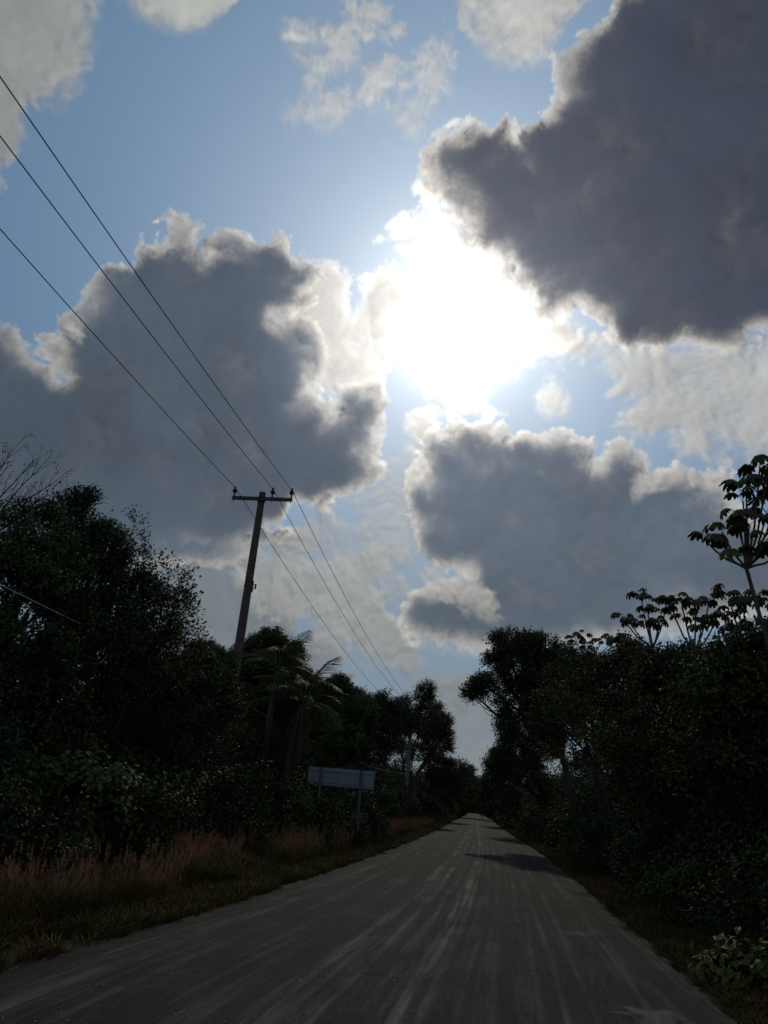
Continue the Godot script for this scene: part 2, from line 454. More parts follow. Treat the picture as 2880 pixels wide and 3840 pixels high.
func wood(o: Node3D, fork: Vector3, ends: Array, r: float, called := "trunk", mat: Material = null, twigs := 5) -> void:
	var t := Tris.new()
	var f := fork - o.position
	var white := Color.WHITE
	t.tube(bent(Vector3(0, -0.15, 0), f, 0.05), taper(r, r * 0.7, 5), 9, white)
	for e in ends:
		var c: Vector3 = e[0] - o.position
		var limb := bent(f, c, 0.12)
		t.tube(limb, taper(r * 0.6, r * 0.16, 5), 6, white)
		var rr: Vector3 = e[1] if e[1] is Vector3 else Vector3.ONE * e[1]
		for k in twigs:
			var s: Vector3 = limb[2 + k % 4]
			t.tube(bent(s, c + ball() * rr * 1.0, 0.15, 4), taper(r * 0.2, r * 0.03, 4), 4, white)
	part(o, called, t.mesh(), mat if mat else bark_mat)

func tree(called: String, label: String, base: Vector3, lobes: Array, kind: String, tint: Color, r: float, group: String, size := 1.0, gap := -0.12, fork_at := 0.55) -> Node3D:
	var o := thing(called, label, "tree", base, group)
	var mid := Vector3.ZERO
	for l in lobes:
		mid += l[0] / lobes.size()
	var f := base.lerp(mid, fork_at)
	f.x = lerpf(base.x, mid.x, fork_at * 0.5)
	wood(o, f, lobes, r)
	crown(o, lobes, kind, tint, size, gap)
	return o

func shrub(called: String, label: String, base: Vector3, wide: float, high: float, n: int, kind: String, tint: Color, group: String, size := 1.0) -> Node3D:
	var o := thing(called, label, "shrub", base, group)
	var lobes := []
	for k in 4:
		var a := rng.randf() * TAU
		var c := base + Vector3(cos(a) * wide * 0.35, high * rng.randf_range(0.32, 0.62), sin(a) * wide * 0.35)
		lobes.append([c, Vector3(wide * 0.5, high * 0.42, wide * 0.5), n / 4])
	var t := Tris.new()
	for k in 7:
		var tip: Vector3 = lobes[k % 4][0] - base + ball() * wide * 0.3
		t.tube(bent(Vector3(ball().x * 0.08, -0.1, ball().z * 0.08), tip, 0.1, 4), taper(0.02, 0.006, 4), 5, Color.WHITE)
	part(o, "stem", t.mesh(), bark_mat)
	crown(o, lobes, kind, tint, size, -0.25, "foliage")
	return o

# ---------------------------------------------------------------- materials
func noise_image(w: int, h: int, seed_: int, freq: float, oct: int, stretch := 1.0) -> Image:
	var n := FastNoiseLite.new()
	n.seed = seed_
	n.frequency = freq
	n.fractal_octaves = oct
	n.noise_type = FastNoiseLite.TYPE_SIMPLEX_SMOOTH
	var im := n.get_seamless_image(w, int(h / stretch), false, false, 0.1, true)
	if stretch != 1.0:
		im.resize(w, h, Image.INTERPOLATE_CUBIC)
	return im

func srgb(v: float) -> float:
	return clampf(Color(v, v, v).linear_to_srgb().r, 0.0, 1.0)

func plain(c: Color, rough: float) -> StandardMaterial3D:
	var m := StandardMaterial3D.new()
	m.albedo_color = c.linear_to_srgb()
	m.roughness = rough
	return m

func grained(a: Color, b: Color, rough: float, seed_: int, freq: float, per_metre: float, relief: float, stretch := 1.0) -> StandardMaterial3D:
	var im := noise_image(512, 512, seed_, freq, 5, stretch)
	var out := Image.create_empty(512, 512, false, Image.FORMAT_RGB8)
	for y in 512:
		for x in 512:
			var k := clampf((im.get_pixel(x, y).r - 0.2) / 0.6, 0.0, 1.0)
			out.set_pixel(x, y, a.lerp(b, k).linear_to_srgb())
	var m := StandardMaterial3D.new()
	m.albedo_texture = ImageTexture.create_from_image(out)
	m.roughness = rough
	m.metallic_specular = 0.2
	m.uv1_triplanar = true
	m.uv1_world_triplanar = true
	m.uv1_scale = Vector3.ONE * per_metre
	if relief > 0.0:
		m.heightmap_enabled = true
		m.heightmap_texture = ImageTexture.create_from_image(im)
		m.heightmap_scale = relief
	return m

func make_materials() -> void:
	leaf_mat = StandardMaterial3D.new()
	leaf_mat.vertex_color_use_as_albedo = true
	leaf_mat.roughness = 0.6
	leaf_mat.metallic_specular = 0.27
	leaf_mat.backlight_enabled = true
	leaf_mat.backlight = Color(0.30, 0.34, 0.14)
	leaf_mat.cull_mode = BaseMaterial3D.CULL_DISABLED
	grass_mat = leaf_mat.duplicate()
	grass_mat.roughness = 0.85
	grass_mat.metallic_specular = 0.15
	grass_mat.backlight = Color(0.16, 0.16, 0.06)
	bark_mat = grained(Color(0.05, 0.04, 0.032), Color(0.13, 0.11, 0.09), 0.9, 31, 0.02, 1.2, 0.6)
	pale_bark = grained(Color(0.10, 0.09, 0.075), Color(0.22, 0.20, 0.17), 0.9, 33, 0.02, 1.4, 0.4)

# ---------------------------------------------------------------- road and ground
# where the road runs: distance ahead, left edge, right edge
const ROAD := [[-14.0, -4.9, 2.6], [0.0, -4.8, 2.6], [8.0, -4.7, 2.6], [14.0, -4.3, 2.6], [22.0, -4.1, 2.6], [30.0, -3.95, 2.58], [44.0, -3.85, 2.35], [60.0, -3.95, 1.85], [75.0, -4.15, 1.5], [100.0, -4.5, 0.9], [150.0, -5.1, 0.0], [235.0, -6.8, -1.7], [250.0, -8.2, -2.9], [262.0, -11.0, -5.2], [280.0, -19.0, -12.5], [310.0, -38.0, -31.0]]

func road_at(d: float) -> Vector2:
	for i in ROAD.size() - 1:
		if d <= ROAD[i + 1][0]:
			var k := clampf((d - ROAD[i][0]) / (ROAD[i + 1][0] - ROAD[i][0]), 0.0, 1.0)
			var p: Array = ROAD[maxi(i - 1, 0)]
			var q: Array = ROAD[mini(i + 2, ROAD.size() - 1)]
			return Vector2(cubic_interpolate(ROAD[i][1], ROAD[i + 1][1], p[1], q[1], k), cubic_interpolate(ROAD[i][2], ROAD[i + 1][2], p[2], q[2], k))
	return Vector2(-38, -31)

var lie := FastNoiseLite.new()

func ground_height(x: float, z: float) -> float:
	var e := road_at(-z)
	var off := maxf(e.x - x, x - e.y)
	var h := 0.10 * lie.get_noise_2d(x * 3.0, z * 3.0) + 0.5 * lie.get_noise_2d(x * 0.3 + 90.0, z * 0.3) * smoothstep(4.0, 14.0, off)
	return lerpf(-0.07, h + 0.02, smoothstep(-0.1, 1.1, off))

func make_ground() -> void:
	var xs := []
	var x := -700.0
	while x < 700.0:
		xs.append(x)
		var near := absf(x + 1.0)
		x += 0.4 if near < 9.0 else (2.0 if near < 30.0 else (12.0 if near < 120.0 else 80.0))
	xs.append(700.0)
	var zs := []
	var d := -60.0
	while d < 900.0:
		zs.append(-d)
		d += 8.0 if d < -8.0 else (0.5 if d < 30.0 else (2.0 if d < 100.0 else (6.0 if d < 320.0 else 60.0)))
	var v := PackedVector3Array()
	var ix := PackedInt32Array()
	for z in zs:
		for q in xs:
			v.append(Vector3(q, ground_height(q, z), z))
	var w := xs.size()
	for j in zs.size() - 1:
		for i in w - 1:
			var a := j * w + i
			ix.append_array([a, a + w, a + 1, a + 1, a + w, a + w + 1])
	structure("ground", smooth_mesh(v, ix, PackedVector2Array(), PackedVector2Array()), grained(Color(0.016, 0.013, 0.008), Color(0.045, 0.034, 0.02), 0.95, 3, 0.012, 0.35, 3.0))

func smooth_mesh(v: PackedVector3Array, ix: PackedInt32Array, uv: PackedVector2Array, uv2: PackedVector2Array) -> ArrayMesh:
	var n := PackedVector3Array()
	n.resize(v.size())
	for i in range(0, ix.size(), 3):
		var m := (v[ix[i + 2]] - v[ix[i]]).cross(v[ix[i + 1]] - v[ix[i]])
		if m.y < 0.0:
			var k := ix[i + 1]
			ix[i + 1] = ix[i + 2]
			ix[i + 2] = k
			m = -m
		for k in 3:
			n[ix[i + k]] += m
	for i in n.size():
		n[i] = n[i].normalized()
	var arr := []
	arr.resize(Mesh.ARRAY_MAX)
	arr[Mesh.ARRAY_VERTEX] = v
	arr[Mesh.ARRAY_NORMAL] = n
	arr[Mesh.ARRAY_INDEX] = ix
	if uv.size():
		arr[Mesh.ARRAY_TEX_UV] = uv
	if uv2.size():
		arr[Mesh.ARRAY_TEX_UV2] = uv2
	var m := ArrayMesh.new()
	m.add_surface_from_arrays(Mesh.PRIMITIVE_TRIANGLES, arr)
	return m

func road_height(u: float, x: float, z: float) -> float:
	# a low crown, worn wheel paths, one pothole
	var h := 0.05 * (1.0 - pow(2.0 * u - 1.0, 2.0)) + 0.012 * lie.get_noise_2d(x * 4.0 + 40.0, z * 1.0)
	h -= 0.012 * (exp(-pow((u - 0.52) / 0.05, 2.0)) + exp(-pow((u - 0.78) / 0.05, 2.0)) + exp(-pow((u - 0.27) / 0.06, 2.0)))
	var p := Vector2((x - 1.62) / 0.34, (z + 8.95) / 0.30)
	h -= 0.06 * smoothstep(1.0, 0.55, p.length() + 0.35 * lie.get_noise_2d(x * 30.0, z * 30.0))
	return h

func make_road() -> void:
	var v := PackedVector3Array()
	var uv := PackedVector2Array()
	var uv2 := PackedVector2Array()
	var ix := PackedInt32Array()
	var across := 72
	var rows := []
	var d := -12.0
	while d < 308.0:
		rows.append(d)
		d += 0.12 if d > 4.0 and d < 20.0 else (0.4 if d < 45.0 else (1.0 if d < 110.0 else 3.0))
	var edge := FastNoiseLite.new()
	edge.seed = 4
	edge.frequency = 0.9
	edge.fractal_octaves = 4
	for r in rows:
		var e := road_at(r)
		var e0 := e
		e.x += 0.20 * edge.get_noise_2d(r, 0.0)
		e.y += 0.20 * edge.get_noise_2d(r, 50.0)
		for i in across + 1:
			var u := float(i) / across
			var x := lerpf(e.x, e.y, u)
			var y := road_height(u, x, -r)
			if i == 0 or i == across:
				y -= 0.06
			v.append(Vector3(x, y, -r))
			uv.append(Vector2(x, r) * 0.7)
			uv2.append(Vector2((x - e0.x) / (e0.y - e0.x), log((r + 16.0) / 4.0) / log(81.0)))
	var w := across + 1
	for j in rows.size() - 1:
		for i in across:
			var a := j * w + i
			ix.append_array([a, a + 1, a + w, a + 1, a + w + 1, a + w])
	# dust and fine gravel drawn out along the wheel paths; rows of the picture lie closer together where the road is near
	var tw := 1024
	var th := 1536
	var n1 := FastNoiseLite.new()
	n1.seed = 61; n1.frequency = 1.0; n1.fractal_octaves = 4; n1.noise_type = FastNoiseLite.TYPE_SIMPLEX_SMOOTH
	var paths := []
	for q in [[0.40, 0.020, 0.8], [0.445, 0.012, 0.9], [0.49, 0.010, 0.5], [0.54, 0.016, 1.2], [0.565, 0.008, 0.7], [0.60, 0.010, 0.4], [0.64, 0.012, 0.35], [0.70, 0.014, 0.4], [0.745, 0.007, 0.5], [0.79, 0.010, 0.35], [0.30, 0.03, 0.3], [0.20, 0.012, 0.3], [0.12, 0.025, 0.5], [0.08, 0.010, 0.3], [0.88, 0.02, 0.4], [0.96, 0.02, 0.35]]:
		paths.append(q)
	var im := Image.create_empty(tw, th, false, Image.FORMAT_RGB8)
	for y in th:
		var d_ := 4.0 * pow(81.0, (y + 0.5) / th) - 16.0
		for x in tw:
			var u := float(x) / tw
			var k := n1.get_noise_2d(u * 46.0, d_ * 0.12)
			var b := n1.get_noise_2d(u * 9.0 + 70.0, d_ * 0.45)
			var r_ := n1.get_noise_2d(u * 21.0 + 7.0, d_ * 3.0)
			var f := n1.get_noise_2d(u * 110.0, d_ * 1.6 + 300.0)
			var path := 0.0
			var uu := u + 0.006 * n1.get_noise_2d(u * 3.0 + 11.0, d_ * 0.035)
			for q in paths:
				var z: float = (uu - q[0]) / q[1]
				if absf(z) < 2.4:
					path += q[2] * exp(-z * z)
			var s := path * (0.55 + 0.9 * k) * (0.75 + 0.9 * b) + 0.26 * maxf(0.0, k) + 0.16 * f
			# bare pale stone where the seal has come off: one patch, and the rim of the pothole
			var p1 := Vector2((u - 0.833) / 0.040, (d_ - 14.5) / 0.34).length() + 0.9 * r_ + 0.3 * k
			var p2 := Vector2((u - 0.862) / 0.050, (d_ - 9.15) / 0.36).length() + 0.9 * r_ + 0.2 * k
			s = 0.06 + 0.55 * maxf(s, 0.0) + 0.05 * b + 0.26 * smoothstep(1.0, 0.3, p1) + 0.38 * smoothstep(1.0, 0.4, p2)
			s += 0.25 * maxf(0.0, k + 0.3 * f) * (smoothstep(0.06, 0.0, u) + smoothstep(0.93, 1.0, u))
			s = clampf(s, 0.06, 1.0)
			im.set_pixel(x, y, Color(srgb(s), srgb(s * 0.96), srgb(s * (0.92 - 0.06 * s))))
	var m := StandardMaterial3D.new()
	var grain := noise_image(1024, 1024, 81, 0.11, 3)
	var gi := Image.create_empty(1024, 1024, false, Image.FORMAT_RGB8)
	for y in 1024:
		for x in 1024:
			var g: float = grain.get_pixel(x, y).r
			var s := 0.11 + 0.36 * g * g + (0.25 if g > 0.80 else 0.0)
			gi.set_pixel(x, y, Color(srgb(s), srgb(s * 0.98), srgb(s * 0.95)))
	m.albedo_texture = ImageTexture.create_from_image(gi)
	m.heightmap_enabled = true
	m.heightmap_texture = ImageTexture.create_from_image(grain)
	m.heightmap_scale = 0.6
	m.detail_enabled = true
	m.detail_blend_mode = BaseMaterial3D.BLEND_MODE_MUL
	m.detail_uv_layer = BaseMaterial3D.DETAIL_UV_2
	m.detail_albedo = ImageTexture.create_from_image(im)
	m.roughness = 0.88
	m.metallic_specular = 0.23
	structure("road", smooth_mesh(v, ix, uv, uv2), m)

# ---------------------------------------------------------------- poles, wires, sign
func lathe(profile: Array, sides: int, col := Color.WHITE) -> ArrayMesh:
	var t := Tris.new()
	for i in profile.size() - 1:
		var a: Vector2 = profile[i]
		var b: Vector2 = profile[i + 1]
		var slope := (b - a).normalized()
		for k in sides:
			var p := TAU * k / sides
			var q := TAU * (k + 1) / sides
			for s in [[a, p], [a, q], [b, q], [a, p], [b, q], [b, p]]:
				t.v.append(Vector3(cos(s[1]) * s[0].x, s[0].y, sin(s[1]) * s[0].x))
				t.n.append(Vector3(cos(s[1]) * slope.y, -slope.x, sin(s[1]) * slope.y))
				t.c.append(col)
	return t.mesh()

func chamfered(size: Vector3, c: float) -> ArrayMesh:
	# a box whose long edges are cut, along x
	var t := Tris.new()
	var h := size * 0.5
	var ring := [Vector2(-h.y + c, -h.z), Vector2(h.y - c, -h.z), Vector2(h.y, -h.z + c), Vector2(h.y, h.z - c), Vector2(h.y - c, h.z), Vector2(-h.y + c, h.z), Vector2(-h.y, h.z - c), Vector2(-h.y, -h.z + c)]
	for k in 8:
		var a: Vector2 = ring[k]
		var b: Vector2 = ring[(k + 1) % 8]
		t.quad(Vector3(-h.x, a.x, a.y), Vector3(-h.x, b.x, b.y), Vector3(h.x, b.x, b.y), Vector3(h.x, a.x, a.y), Color.WHITE)
		t.tri(Vector3(-h.x, 0, 0), Vector3(-h.x, b.x, b.y), Vector3(-h.x, a.x, a.y), Color.WHITE)
		t.tri(Vector3(h.x, 0, 0), Vector3(h.x, a.x, a.y), Vector3(h.x, b.x, b.y), Color.WHITE)
	return t.mesh()

func utility_pole(label: String, base: Vector3, top: Vector3, arm_y: float, ins_x: Array, full: bool) -> void:
	var o := thing("utility_pole", label, "pole", base, "poles of the power line")
	var concrete := grained(Color(0.075, 0.056, 0.048), Color(0.14, 0.108, 0.094), 0.9, 91, 0.02, 0.9, 0.3) if full else plain(Color(0.16, 0.15, 0.14), 0.9)
	var iron := plain(Color(0.045, 0.042, 0.045), 0.55)
	var high := top.y - base.y
	var lean := (top - base) / high
	var t := Tris.new()
	var n := 10
	var pts := []
	var rad := []
	for i in n + 1:
		pts.append(lean * (high * i / n))
		rad.append(lerpf(0.20, 0.122, float(i) / n))
	pts.append(lean * (high + 0.012)); rad.append(0.105)
	pts.append(lean * (high + 0.016)); rad.append(0.001)
	t.tube(pts, rad, 20, Color.WHITE)
	part(o, "shaft", t.mesh(), concrete)
	# steel channel on the near face, held by a strap
	var arm_at := lean * arm_y
	var x0: float = ins_x[0] - base.x - 0.06
	var x1: float = ins_x[2] - base.x + 0.05
	var tilt := Basis(Vector3(0, 0, 1), -0.012)
	var arm := part(o, "crossarm", chamfered(Vector3(x1 - x0, 0.115, 0.06), 0.008), iron, Transform3D(tilt, Vector3((x0 + x1) * 0.5, arm_at.y, arm_at.z + 0.165)))
	if full:
		for x in [-0.94, -0.47, -0.31, -0.09, 0.36, 0.53, 1.10]:
			part(arm, "bolt_head", lathe([Vector2(0, 0.012), Vector2(0.013, 0.012), Vector2(0.017, 0.0)], 8), plain(Color(0.45, 0.45, 0.45), 0.4), Transform3D(Basis(Vector3.RIGHT, PI / 2), Vector3(x - (x0 + x1) * 0.5, 0.01, 0.031)))
		var lip := part(arm, "flange", chamfered(Vector3(x1 - x0, 0.008, 0.05), 0.002), iron, Transform3D(Basis.IDENTITY, Vector3(0, 0.0615, 0.05)))
		lip.set_meta("label", "thin upper lip of the steel channel")
	part(o, "strap", lathe([Vector2(0.128, -0.05), Vector2(0.150, -0.05), Vector2(0.150, 0.05), Vector2(0.128, 0.05)], 20), iron, Transform3D(Basis.IDENTITY, arm_at + Vector3(0, 0.01, 0)))
	var black := plain(Color(0.035, 0.028, 0.03), 0.35)
	for k in 3:
		var foot := Vector3(ins_x[k] - base.x, arm_at.y + 0.06 + (0.0 if k == 1 else 0.0), arm_at.z + 0.16)
		foot.y -= (foot.x - (x0 + x1) * 0.5) * 0.012
		var ins := part(o, "insulator", lathe([Vector2(0, 0.155), Vector2(0.033, 0.155), Vector2(0.036, 0.17), Vector2(0.036, 0.20), Vector2(0.085, 0.185), Vector2(0.088, 0.196), Vector2(0.045, 0.225), Vector2(0.042, 0.24), Vector2(0.085, 0.228), Vector2(0.088, 0.239), Vector2(0.042, 0.268), Vector2(0.040, 0.285), Vector2(0.078, 0.275), Vector2(0.080, 0.286), Vector2(0.040, 0.31), Vector2(0.036, 0.335), Vector2(0.046, 0.345), Vector2(0.046, 0.36), Vector2(0.034, 0.37), Vector2(0.043, 0.382), Vector2(0.043, 0.40), Vector2(0.02, 0.412), Vector2(0, 0.414)], 16), black, Transform3D(Basis.IDENTITY, foot))
		part(ins, "pin", lathe([Vector2(0.0, -0.26), Vector2(0.010, -0.20), Vector2(0.012, -0.12), Vector2(0.03, -0.118), Vector2(0.032, 0.0), Vector2(0.034, 0.15), Vector2(0, 0.16)], 8), iron)
	if full:
		# secondary rack low on the shaft: a clevis with one spool
		var r := Vector3(0, 8.63, 0) + lean * 0.0
		r = lean * 8.63
		var rack := part(o, "spool_rack", chamfered(Vector3(0.05, 0.42, 0.10), 0.008), iron, Transform3D(Basis.IDENTITY, r + Vector3(0.165, 0, 0.03)))
		part(rack, "strap", lathe([Vector2(0.143, -0.03), Vector2(0.160, -0.03), Vector2(0.160, 0.03), Vector2(0.143, 0.03)], 20), iron, Transform3D(Basis.IDENTITY, Vector3(-0.165, 0.02, -0.03)))
		for y in [-0.07, 0.07]:
			part(rack, "clevis_arm", chamfered(Vector3(0.13, 0.014, 0.05), 0.003), iron, Transform3D(Basis.IDENTITY, Vector3(0.085, y, 0)))
		part(rack, "spool", lathe([Vector2(0, -0.066), Vector2(0.036, -0.066), Vector2(0.042, -0.05), Vector2(0.026, -0.015), Vector2(0.026, 0.015), Vector2(0.042, 0.05), Vector2(0.036, 0.066), Vector2(0, 0.066)], 12), black, Transform3D(Basis.IDENTITY, Vector3(0.115, 0, 0)))
		part(rack, "bolt", lathe([Vector2(0, -0.13), Vector2(0.012, -0.12), Vector2(0.012, 0.10), Vector2(0, 0.105)], 8), iron, Transform3D(Basis.IDENTITY, Vector3(0.115, 0, 0)))

func wire(called: String, label: String, category: String, spans: Array, r: float, mat: Material, group: String) -> void:
	# spans: [from, to, sag] one after another
	var o := thing(called, label, category, spans[0][0], group)
	for s in spans:
		var pts := []
		var rad := []
		var n := 48
		for i in n + 1:
			var k := float(i) / n
			pts.append(s[0].lerp(s[1], k) - Vector3(0, 4.0 * s[2] * k * (1.0 - k), 0) - spans[0][0])
			rad.append(r)
		var t := Tris.new()
		t.tube(pts, rad, 6, Color.WHITE)
		part(o, "span", t.mesh(), mat)

func road_sign() -> void:
	var a := Vector3(-6.69, 2.46, -30.00)
	var b := Vector3(-4.17, 2.41, -29.60)
	var o := thing("road_sign", "wide blank back of a road sign on two dark posts in the left thicket", "road sign", Vector3((a.x + b.x) * 0.5, ground_height((a.x + b.x) * 0.5, a.z), (a.z + b.z) * 0.5))
	var mid := (a + b) * 0.5 - o.position
	var turn := Basis(Vector3.UP, -atan2(b.z - a.z, b.x - a.x)) * Basis(Vector3(0, 0, 1), -0.012)
	var wide := a.distance_to(b)
	var back := grained(Color(0.20, 0.23, 0.26), Color(0.32, 0.36, 0.39), 0.55, 44, 0.02, 1.2, 0.0)
	back.metallic = 0.35
	var post_mat := plain(Color(0.10, 0.10, 0.105), 0.6)
	var panel := part(o, "panel", chamfered(Vector3(wide, 0.62, 0.02), 0.004), back, Transform3D(turn, mid))
	for y in [-0.2, 0.2]:
		part(panel, "rail", chamfered(Vector3(wide * 0.98, 0.04, 0.022), 0.004), back, Transform3D(Basis.IDENTITY, Vector3(0, y, 0.022)))
	for k in [-0.30, 0.31]:
		var p := turn * Vector3(wide * k, 0, 0.07) + mid
		var t := Tris.new()
		t.tube([Vector3(p.x, -0.3, p.z), Vector3(p.x, p.y + 0.31, p.z)], [0.05, 0.05], 12, Color.WHITE)
		part(o, "post", t.mesh(), post_mat)

# ---------------------------------------------------------------- plants with leaves one can tell apart
var cec_leaves := []
var fronds := []
var dead_fronds := []

func palmate(seed_: int) -> ArrayMesh:
	# umbrella leaf: eight drooping lobes round the end of the stalk, at the origin; stalk hangs back along -x
	rng.seed = seed_
	var t := Tris.new()
	var lobes := 9
	for k in lobes:
		var a := lerpf(-2.55, 2.55, float(k) / (lobes - 1))
		var length := lerpf(1.0, 0.55, absf(a) / 2.55) * rng.randf_range(0.9, 1.08) * 0.56
		var d := Vector3(cos(a), 0, sin(a))
		var side := Vector3(-sin(a), 0, cos(a))
		var prev := []
		var col := Color.WHITE * rng.randf_range(0.85, 1.12)
		for s in [[0.0, 0.02, 0.03], [0.38, 0.13, 0.02], [0.74, 0.22, -0.12], [0.93, 0.13, -0.26], [1.0, 0.0, -0.36]]:
			var c: Vector3 = d * length * s[0] * (1.0 - 0.18 * s[0]) + Vector3(0, s[2] * length * 1.9 * rng.randf_range(0.8, 1.2), 0)
			var w: float = s[1] * length * 0.95
			var row := [c + side * w + Vector3(0, -w * 0.35, 0), c, c - side * w + Vector3(0, -w * 0.35, 0)]
			if prev:
				for e in 2:
					t.quad(prev[e], row[e], row[e + 1], prev[e + 1], col)
			prev = row
	t.tube([Vector3(-0.02, 0.02, 0), Vector3(-0.28, -0.10, 0.02), Vector3(-0.5, -0.34, 0)], [0.011, 0.012, 0.014], 4, Color(0.9, 0.6, 0.5))
	return t.mesh()

func cecropia(label: String, base: Vector3, fork: Vector3, heads: Array, leaf_size: float, tints: Array, r: float, group: String) -> void:
	var o := thing("cecropia_tree", label, "tree", base, group)
	var t := Tris.new()
	var f := fork - base
	t.tube(bent(Vector3(0, -0.1, 0), f, 0.04, 7), taper(r, r * 0.7, 7), 10, Color.WHITE)
	for h in heads:
		var e: Vector3 = h[0] - base
		var elbow := f.lerp(e, 0.5) + Vector3(0, -0.12 * f.distance_to(e), 0)
		t.tube([f - Vector3(0, 0.02, 0), f.lerp(elbow, 0.5), elbow, elbow.lerp(e, 0.6) + Vector3(0, -0.02, 0), e], [r * 0.55, r * 0.45, r * 0.4, r * 0.36, r * 0.3], 7, Color.WHITE)
	part(o, "trunk", t.mesh(), bark_mat)
	var k := 0
	for h in heads:
		for j in h[1]:
			var a: float = j * 2.4 + k * 1.3 + rng.randf_range(-0.3, 0.3)
			var s := leaf_size * rng.randf_range(0.75, 1.15)
			var b := Basis(Vector3.UP, a) * Basis(Vector3(0, 0, 1), rng.randf_range(-0.55, 0.35)) * Basis(Vector3.RIGHT, rng.randf_range(-0.35, 0.35))
			# the foot of the stalk meets the branch tip
			var foot := b * (Vector3(-0.5, -0.34, 0) * s)
			var m: Material = tints[(k + j) % tints.size()]
			part(o, "leaf", cec_leaves[(k + j) % cec_leaves.size()], m, Transform3D(b.scaled_local(Vector3.ONE * s), h[0] - base - foot + Vector3(0, 0.02 * j, 0)))
		k += 1

func frond(length: float, droop: float, dead: bool) -> ArrayMesh:
	# feather leaf along +x, arching over and down
	var t := Tris.new()
	var pts := []
	var rad := []
	var n := 14
	for i in n + 1:
		var k := float(i) / n
		pts.append(Vector3(length * (k - 0.28 * droop * k * k), length * (0.42 * k - droop * 0.75 * k * k), 0))
		rad.append(lerpf(0.022, 0.004, k))
	t.tube(pts, rad, 4, Color(0.9, 0.9, 0.6))
	for i in 30:
		var k := 0.14 + 0.86 * i / 30.0
		var at := k * n
		var p: Vector3 = pts[int(minf(at, n - 1))].lerp(pts[int(minf(at, n - 1)) + 1], at - int(minf(at, n - 1)))
		var d: Vector3 = (pts[int(minf(at, n - 1)) + 1] - pts[int(minf(at, n - 1))]).normalized()
		var l := length * 0.33 * sin(PI * (0.16 + 0.80 * k)) * rng.randf_range(0.85, 1.1)
		for sgn in [-1.0, 1.0]:
			var out := (Vector3(0, 0, sgn) * (0.35 if dead else 0.85) + d * 0.65 + Vector3(0, -0.75 if dead else -0.12, 0) + ball() * 0.12).normalized()
			var tip := p + out * l + Vector3(0, -l * 0.28, 0)
			var m := p + out * l * 0.5
			var side := d * 0.0065
			var c := Color.WHITE * rng.randf_range(0.8, 1.15)
			t.quad(p - side * 0.6, m - side, m + side, p + side * 0.6, c)
			t.tri(m - side, tip, m + side, c)
	return t.mesh()

func palm(label: String, base: Vector3, head: Vector3, size: float, live: int, dry: int, mat: Material, dry_mat: Material) -> void:
	var o := thing("palm_tree", label, "palm", base)
	var t := Tris.new()
	t.tube(bent(Vector3(0, -0.1, 0), head - base, 0.03, 8), taper(0.15, 0.10, 8), 12, Color.WHITE)
	part(o, "trunk", t.mesh(), bark_mat)
	for k in live:
		var up := lerpf(0.95, -0.25, float(k) / live) + rng.randf_range(-0.1, 0.1)
		var b := Basis(Vector3.UP, k * 2.4 + rng.randf_range(-0.2, 0.2)) * Basis(Vector3(0, 0, 1), up) * Basis(Vector3.RIGHT, rng.randf_range(-0.5, 0.5))
		part(o, "frond", fronds[k % fronds.size()], mat, Transform3D(b.scaled_local(Vector3.ONE * size * rng.randf_range(0.85, 1.1)), head - base))
	for k in dry:
		var b := Basis(Vector3.UP, k * 2.1 + 0.6) * Basis(Vector3(0, 0, 1), rng.randf_range(-1.75, -1.3)) * Basis(Vector3.RIGHT, rng.randf_range(-0.8, 0.8))
		var f := part(o, "frond", dead_fronds[k % dead_fronds.size()], dry_mat, Transform3D(b.scaled_local(Vector3.ONE * size * rng.randf_range(0.7, 0.95)), head - base - Vector3(0, 0.1, 0)))
		f.set_meta("label", "dry reddish brown frond hanging down")

func whorl_plant(label: String, base: Vector3, tips: Array, mat: Material) -> void:
	var o := thing("leafy_plant", label, "plant", base)
	var t := Tris.new()
	var blade := Tris.new()
	blade.leaf(Vector3.ZERO, Vector3.RIGHT, Vector3.UP, 0.22, 0.055, 0.35, Color.WHITE)
	var bm := blade.mesh()
	for p in tips:
		t.tube(bent(Vector3(0, -0.1, 0), p - base, 0.08, 4), taper(0.016, 0.007, 4), 5, Color.WHITE)
	part(o, "stem", t.mesh(), bark_mat)
	for p in tips:
		for k in 13:
			var b := Basis(Vector3.UP, k * 2.4) * Basis(Vector3(0, 0, 1), lerpf(0.1, 1.2, k / 13.0))
			part(o, "leaf", bm, mat, Transform3D(b.scaled_local(Vector3.ONE * rng.randf_range(0.8, 1.2)), p - base + Vector3(0, 0.016 * k - 0.1, 0)))

# ---------------------------------------------------------------- grass
func tuft(blades: int, high: float, lean: float, wide: float) -> ArrayMesh:
	var t := Tris.new()
	for k in blades:
		var a := rng.randf() * TAU
		var out := Vector3(cos(a), 0, sin(a))
		var h := high * rng.randf_range(0.5, 1.0)
		var foot := out * rng.randf_range(0.0, 0.07)
		var side := Vector3(-sin(a), 0, cos(a)) * wide * 0.5
		var m := foot + out * lean * h * 0.3 + Vector3(0, h * 0.6, 0)
		var tip := foot + out * lean * h * rng.randf_range(0.7, 1.2) + Vector3(0, h * rng.randf_range(0.75, 1.0), 0)
		var c := Color.WHITE * rng.randf_range(0.7, 1.25)
		t.quad(foot - side, m - side * 0.8, m + side * 0.8, foot + side, c)
		t.tri(m - side * 0.8, tip, m + side * 0.8, c)
	return t.mesh()

